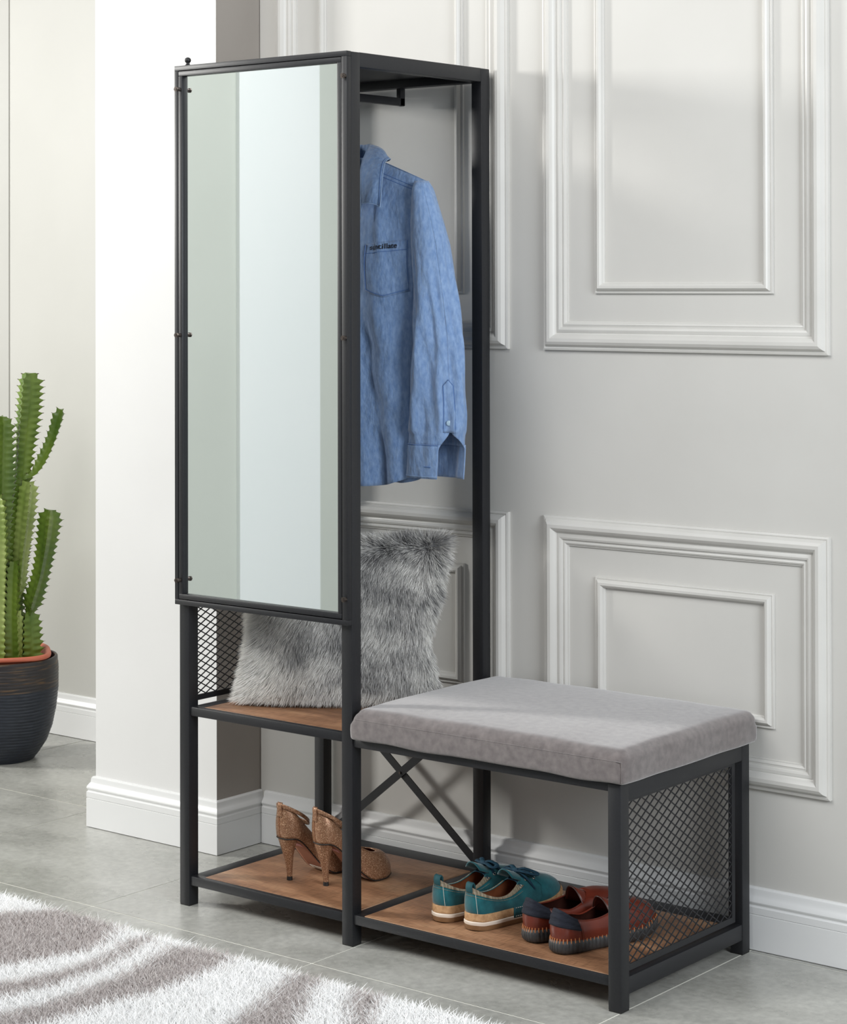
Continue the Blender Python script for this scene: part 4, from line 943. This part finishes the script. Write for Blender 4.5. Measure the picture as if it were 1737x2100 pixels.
def loafer(loc, rot, sx, label):
    c = [(0.006, 0.278, 0, 0.158, 0.088), (0.033, 0.262, 0.016, 0.156, 0.086), (0.048, 0.225, 0.027, 0.146, 0.078), (0.048, 0.180, 0.033, 0.128, 0.072), (0.041, 0.130, 0.035, 0.098, 0.067),
         (0.037, 0.085, 0.033, 0.066, 0.067), (0.035, 0.045, 0.030, 0.036, 0.073), (0.025, 0.010, 0.019, 0.012, 0.089), (0, 0, 0, 0.006, 0.094),
         (-0.023, 0.010, -0.017, 0.012, 0.089), (-0.032, 0.045, -0.027, 0.036, 0.073), (-0.033, 0.085, -0.029, 0.066, 0.067), (-0.034, 0.130, -0.031, 0.098, 0.061), (-0.042, 0.180, -0.030, 0.128, 0.068), (-0.043, 0.225, -0.024, 0.146, 0.078), (-0.024, 0.264, -0.014, 0.156, 0.086)]
    sp = lambda y: 0.012*smooth((y-0.19)/0.10)**1.5
    s = Shoe('leather_loafer', c, lambda y: 0.022+sp(y), None, sp, loc, rot, sx, label, 'shoe', 'chestnut leather loafers on the bottom shelf', 0.88, 1.0); s.bulge = 0.006
    s.S0 = s.S
    up = s.grid('upper', lambda i, t: s.S(i, t, 0, 1.7, 2.3), TS, range(NP_), M['burgundy'], thick=0.0016)
    s.grid('lining', lambda i, t: s.S(i, t*0.99, -0.0030, 1.7, 2.3), TS, range(NP_), M['darkleather'])
    s.ringstack('insole', [(-0.003, 0.022), (-0.003, 0.023)], M['darkleather'])
    # rubber cup sole with upright ribs
    wob = lambda i, z: 0.0
    V = []; F = []; K = NP_*4; lv = [(-0.006, 0.0), (-0.001, 0.0008), (0.004, 0.006), (0.0058, 0.014), (0.0052, 0.022), (0.0030, 0.0285), (0.0008, 0.0300)]
    O4 = catmull([(v.x, v.y, 0) for v in s.O], K, closed=True); 
    n4 = offset_loop(O4, s.sg*1.0)
    for r, (off, z) in enumerate(lv):
        for i in range(K):
            rib = 0.0016*(abs(sin(i/K*pi*64+0.9*z/0.03)))**0.6 if 1 < r < 6 else 0
            d = (n4[i]-O4[i]); q = O4[i]+d*(off+rib); V.append(Vector((q.x, q.y, z+sp(q.y)+(0.002*abs(sin(i/K*pi*64)) if r == 6 else 0))))
    for r in range(len(lv)-1):
        for i in range(K): F.append((r*K+i, r*K+(i+1) % K, (r+1)*K+(i+1) % K, (r+1)*K+i))
    F.append(tuple(range(K-1, -1, -1)))
    so = s.mesh('rubber_sole', V, F, M['rubber'], angle=45)
    # orange hand stitches along the top of the sole
    ds = []
    for k in range(64):
        i = int((k+0.5)/64*K) % K; d = n4[i]-O4[i]; q = O4[i]; z = sp(q.y)
        ds.append([q+d*0.0046+Vector((0, 0, z+0.0235)), q+d*0.0042+Vector((0, 0, z+0.0285)), q+d*0.0028+Vector((0, 0, z+0.0345))])
    s.tubes('sole_stitching', ds, 0.0014, M['orange'], so, 6)
    hh = [i for i in range(NP_//2-15, NP_//2+16)]
    s.grid('heel_knit', lambda i, t: s.S(i, lerp(0.50, 1.03, t), 0.0016+0.0007*sin(t*16), 1.7, 2.3), list(np.linspace(0, 1, 18)), hh, M['navy'], closed=False, thick=0.002)
    # quarter panel edges with piping
    for rng, e in (((14, NP_//2-15), 1), ((NP_//2+15, NP_-14), -1)):
        q0, q1 = rng; ii = list(range(q0, q1+1))
        qp = s.grid('side_panel', lambda i, t: s.S(i, t, 0.0016, 1.7, 2.3), TS, ii, M['burgundy'], closed=False, thick=0.0010)
        ln = [[s.S(i, 1.0, 0.002, 1.7, 2.3) for i in ii]]; ed = NP_//2-15 if e == 1 else NP_//2+15
        ln.append([s.S(ed, t, 0.0024, 1.7, 2.3) for t in TS])
        s.tubes('piping', ln, 0.0012, M['burgundy'], qp)
    # raised tongue flap over the instep
    V = []
    for k in range(13):
        w = k/12; y = lerp(0.200, 0.128, w); z = lerp(0.066, 0.101, w**0.9)+sp(y); hw_ = lerp(0.024, 0.034, sin(w*pi/2))
        for x in np.linspace(-1, 1, 13): V.append(Vector((x*hw_, y-0.004+0.010*(abs(x))**2*w, z-0.036*abs(x)**2.3*(0.6+0.4*w))))
    F = [(r*13+i, r*13+i+1, (r+1)*13+i+1, (r+1)*13+i) for r in range(12) for i in range(12)]
    tf = s.mesh('tongue_flap', V, F, M['burgundy'], thick=0.003)
    s.tubes('flap_edge', [[V[12*13+i] for i in range(13)]], 0.0018, M['darkleather'], tf)
    # apron seam on the vamp
    s.tubes('apron_seam', [[s.S(i % NP_, 0.55, 0.0010, 1.7, 2.3) for i in range(-18, 19)]], 0.0012, M['darkleather'], up)
    return s

def pump(loc, rot, sx, label):
    c = [(0, 0.218, 0, 0.170, 0.055), (0.019, 0.209, 0.011, 0.168, 0.055), (0.035, 0.180, 0.024, 0.153, 0.057), (0.039, 0.145, 0.031, 0.128, 0.064), (0.031, 0.100, 0.028, 0.092, 0.083),
         (0.025, 0.060, 0.024, 0.056, 0.112), (0.0255, 0.030, 0.0215, 0.027, 0.138), (0.018, 0.006, 0.011, 0.007, 0.153), (0, 0, 0, 0.001, 0.157),
         (-0.018, 0.006, -0.011, 0.007, 0.153), (-0.0255, 0.030, -0.0215, 0.027, 0.138), (-0.023, 0.060, -0.022, 0.056, 0.112), (-0.024, 0.100, -0.023, 0.092, 0.083), (-0.033, 0.145, -0.028, 0.128, 0.064), (-0.031, 0.180, -0.022, 0.153, 0.057), (-0.017, 0.209, -0.010, 0.168, 0.055)]
    zO = lambda y: 0.0035+0.085*smooth((0.150-y)/0.135)**0.95+0.004*smooth((y-0.18)/0.05)
    s = Shoe('high_heel_pump', c, zO, None, lambda y: 0, loc, rot, sx, label, 'shoe', 'bronze glitter high heels on the bottom shelf', 1.03, 1.02, 0.82); s.bulge = 0.0045
    SS = lambda i, t, off=0.0: s.S(i, t, off, 1.5, 2.0)
    up = s.grid('upper', lambda i, t: SS(i, t), TS, range(NP_), M['glitter'], thick=0.0014)
    s.grid('lining', lambda i, t: SS(i, t*0.99, -0.0016), TS, range(NP_), M['leather_in'])
    # sole plate following the arch (top insole and pinkish underside)
    rows = []
    ys = np.linspace(0.001, 0.2165, 40)
    def wid(y):
        xs = sorted([(v.y, v.x) for v in s.O if v.x >= 0]); xn = sorted([(v.y, -v.x) for v in s.O if v.x <= 0])
        return interp(y, [a for a, b in xs], [b for a, b in xs]), interp(y, [a for a, b in xn], [b for a, b in xn])
    for nm, dz, m_, inset in (('insole', 0.0035, M['leather_in'], 0.001), ('sole', -0.0012, M['pinksole'], 0.0008)):
        V = []; nx = 9
        for y in ys:
            a, b = wid(y); a = max(0.0005, a-inset); b = max(0.0005, b-inset)
            for k in range(nx): V.append(Vector((lerp(-b, a, k/(nx-1)), y, zO(y)+dz)))
        F = [(r*nx+k, r*nx+k+1, (r+1)*nx+k+1, (r+1)*nx+k) for r in range(len(ys)-1) for k in range(nx-1)]
        o = s.mesh(nm, V, F, m_, thick=0.0018)
        if nm == 'sole':
            o['label'] = 'pinkish tan outsole'
            def strip(y0, y1, w0, w1, mm, name):
                V = []
                for y in np.linspace(y0, y1, 8):
                    for k in range(6): V.append(Vector((lerp(w0, w1, k/5), y, zO(y)-0.0030)))
                F = [(r*6+k, r*6+k+1, (r+1)*6+k+1, (r+1)*6+k) for r in range(7) for k in range(5)]; s.mesh(name, V, F, mm, o, thick=0.0004)
            strip(0.118, 0.134, -0.022, 0.024, M['sticker'], 'size_sticker'); strip(0.052, 0.062, -0.012, 0.012, M['sticker_pink'], 'price_sticker')
    s.tubes('sole_edge', [[s.Oo(0.0004)[i]+Vector((0, 0, zO(s.O[i].y)-0.0008)) for i in range(NP_)]], 0.0013, M['blackrubber'], None, 6, closed=True)
    # stiletto heel
    prof = [(0.0900, 0.0225, 0.0235, -0.0005), (0.0840, 0.0215, 0.0240, 0.0000), (0.0740, 0.0180, 0.0205, 0.0035), (0.0620, 0.0140, 0.0160, 0.0085), (0.0480, 0.0108, 0.0118, 0.0140), (0.0330, 0.0085, 0.0088, 0.0185), (0.0180, 0.0068, 0.0070, 0.0215), (0.0075, 0.0060, 0.0062, 0.0230)]
    n = 28; V = []
    for z, rx, ry, back in prof:
        for k in range(n):
            a = 2*pi*k/n; zz = z
            if z > 0.08: zz = z+(zO(back+ry-ry*cos(a))-zO(0.0)) if 0 else min(z, zO(back+ry-ry*cos(a))+0.001)
            V.append(Vector((rx*sin(a), back+ry-ry*cos(a), zz)))
    F = [(r*n+i, r*n+(i+1) % n, (r+1)*n+(i+1) % n, (r+1)*n+i) for r in range(len(prof)-1) for i in range(n)]; F.append(tuple((len(prof)-1)*n+i for i in range(n)))
    he = s.mesh('stiletto_heel', V, F, M['glitter'], angle=60)
    bm = bmesh.new(); tube(bm, [Vector((0, 0.0292, 0.0078)), Vector((0, 0.0292, 0.0002))], [0.0064, 0.0068], 20); bm_obj('heel_tip', bm, M['blackrubber'], he)
    s.tubes('back_seam', [[SS(NP_//2, t, 0.0012) for t in TS]], 0.0006, M['leather_in'], up)
    # ankle strap through a keeper at the back
    cx, cy = 0.0, 0.040; pts = [Vector((0.031*sin(a), cy-0.043*cos(a), 0.1545-0.036*(1-cos(a))/2-0.010*((1-cos(a))/2)**2)) for a in np.linspace(0, 2*pi, 49)[:-1]]
    V = []; 
    for p_ in pts:
        for dz in (-0.0042, -0.0014, 0.0014, 0.0042): V.append(p_+Vector((0, 0, dz)))
    K = len(pts); F = [(i*4+k, i*4+k+1, ((i+1) % K)*4+k+1, ((i+1) % K)*4+k) for i in range(K) for k in range(3)]
    s.mesh('ankle_strap', V, F, M['glitter'], thick=0.0018)
    V = []
    for k in range(9):
        w = k/8; z = lerp(0.132, 0.1605, w); y = interp(z, [0.132, 0.145, 0.1545, 0.1605], [-0.0062, -0.0052, -0.0065, -0.0025])
        for x in (-0.0075, -0.004, 0, 0.004, 0.0075): V.append(Vector((x*(1.15-0.2*w), y+abs(x)*0.35, z)))
    F = [(r*5+i, r*5+i+1, (r+1)*5+i+1, (r+1)*5+i) for r in range(8) for i in range(4)]
    s.mesh('strap_keeper', V, F, M['glitter'], thick=0.0022)
    return s
zl, zr = rz1+0.0008, rz1+0.0016
pump((0.213, 0.087, zl), math.radians(-9), -1, 'bronze glitter high heel pump on the left, farther from the middle front post')
pump((0.299, 0.103, zl), math.radians(-16), 1, 'bronze glitter high heel pump on the right, its toe showing past the middle front post')
teal_shoe((0.652, 0.066, zr), math.radians(-9), -1, 'left teal suede lace-up shoe, partly hidden behind its mate on the bottom shelf')
teal_shoe((0.735, 0.062, zr), math.radians(-9), 1, 'right teal suede lace-up shoe with stitched side tag, nearer the brown loafers')
loafer((0.870, 0.069, zr), math.radians(-15), -1, 'left chestnut leather loafer with navy heel, beside the teal shoes')
loafer((0.951, 0.044, zr), math.radians(-15), 1, 'right chestnut leather loafer with navy heel, its toe behind the wire mesh panel')

# ------------------------------------------------------------------ light
def area(name, loc, target, sx, sy, power, col=(1, 1, 1)):
    l = bpy.data.lights.new(name, 'AREA'); l.shape = 'RECTANGLE'; l.size = sx; l.size_y = sy; l.energy = power; l.color = col
    o = link(bpy.data.objects.new(name, l)); o.location = loc; o.rotation_euler = (Vector(target)-Vector(loc)).to_track_quat('-Z', 'Y').to_euler(); return o
area('window_light', (-4.3, -1.95, 2.38), (0.5, 0.45, 1.2), 0.55, 0.7, 200, (1.0, 0.985, 0.95))
area('fill_softbox', (4.5, -1.3, 2.0), (0.4, 0.3, 1.0), 1.3, 1.3, 118, (0.90, 0.95, 1.0))
area('ceiling_softbox', (0.3, -2.3, 3.3), (0.2, 0.2, 0.6), 2.4, 1.8, 82, (1.0, 0.99, 0.97))
w = bpy.data.worlds.new('world'); bpy.context.scene.world = w; w.use_nodes = True
w.node_tree.nodes['Background'].inputs['Color'].default_value = (0.93, 0.96, 1.0, 1); w.node_tree.nodes['Background'].inputs['Strength'].default_value = 0.30

# ------------------------------------------------------------------ camera
f_, cx_, cy_, pitch, roll, yaw = 4396.602, 867.77, 552.644, 0.007864, -0.001993, 0.672542
cam = bpy.data.cameras.new('camera'); co = link(bpy.data.objects.new('camera', cam))
fwd = Vector((-sin(yaw), cos(yaw), 0)); right = Vector((cos(yaw), sin(yaw), 0)); up = Vector((0, 0, 1))
f2 = fwd*cos(pitch)+up*sin(pitch); u2 = up*cos(pitch)-fwd*sin(pitch); r3 = right*cos(roll)+u2*sin(roll); u3 = u2*cos(roll)-right*sin(roll)
m = Matrix((r3, u3, -f2)).transposed().to_4x4(); m.translation = Vector((3.28651, -3.283394, 1.325862)); co.matrix_world = m
cam.sensor_fit = 'HORIZONTAL'; cam.sensor_width = 36; cam.lens = f_/1737*36; cam.shift_x = (868.5-cx_)/1737; cam.shift_y = (cy_-1050)/1737
cam.clip_start = 0.05; cam.clip_end = 60
sc = bpy.context.scene; sc.camera = co
sc.view_settings.view_transform = 'Standard'; sc.view_settings.look = 'None'; sc.view_settings.exposure = 0; sc.view_settings.gamma = 1
sc.cycles.max_bounces = 8; sc.cycles.use_denoising = True
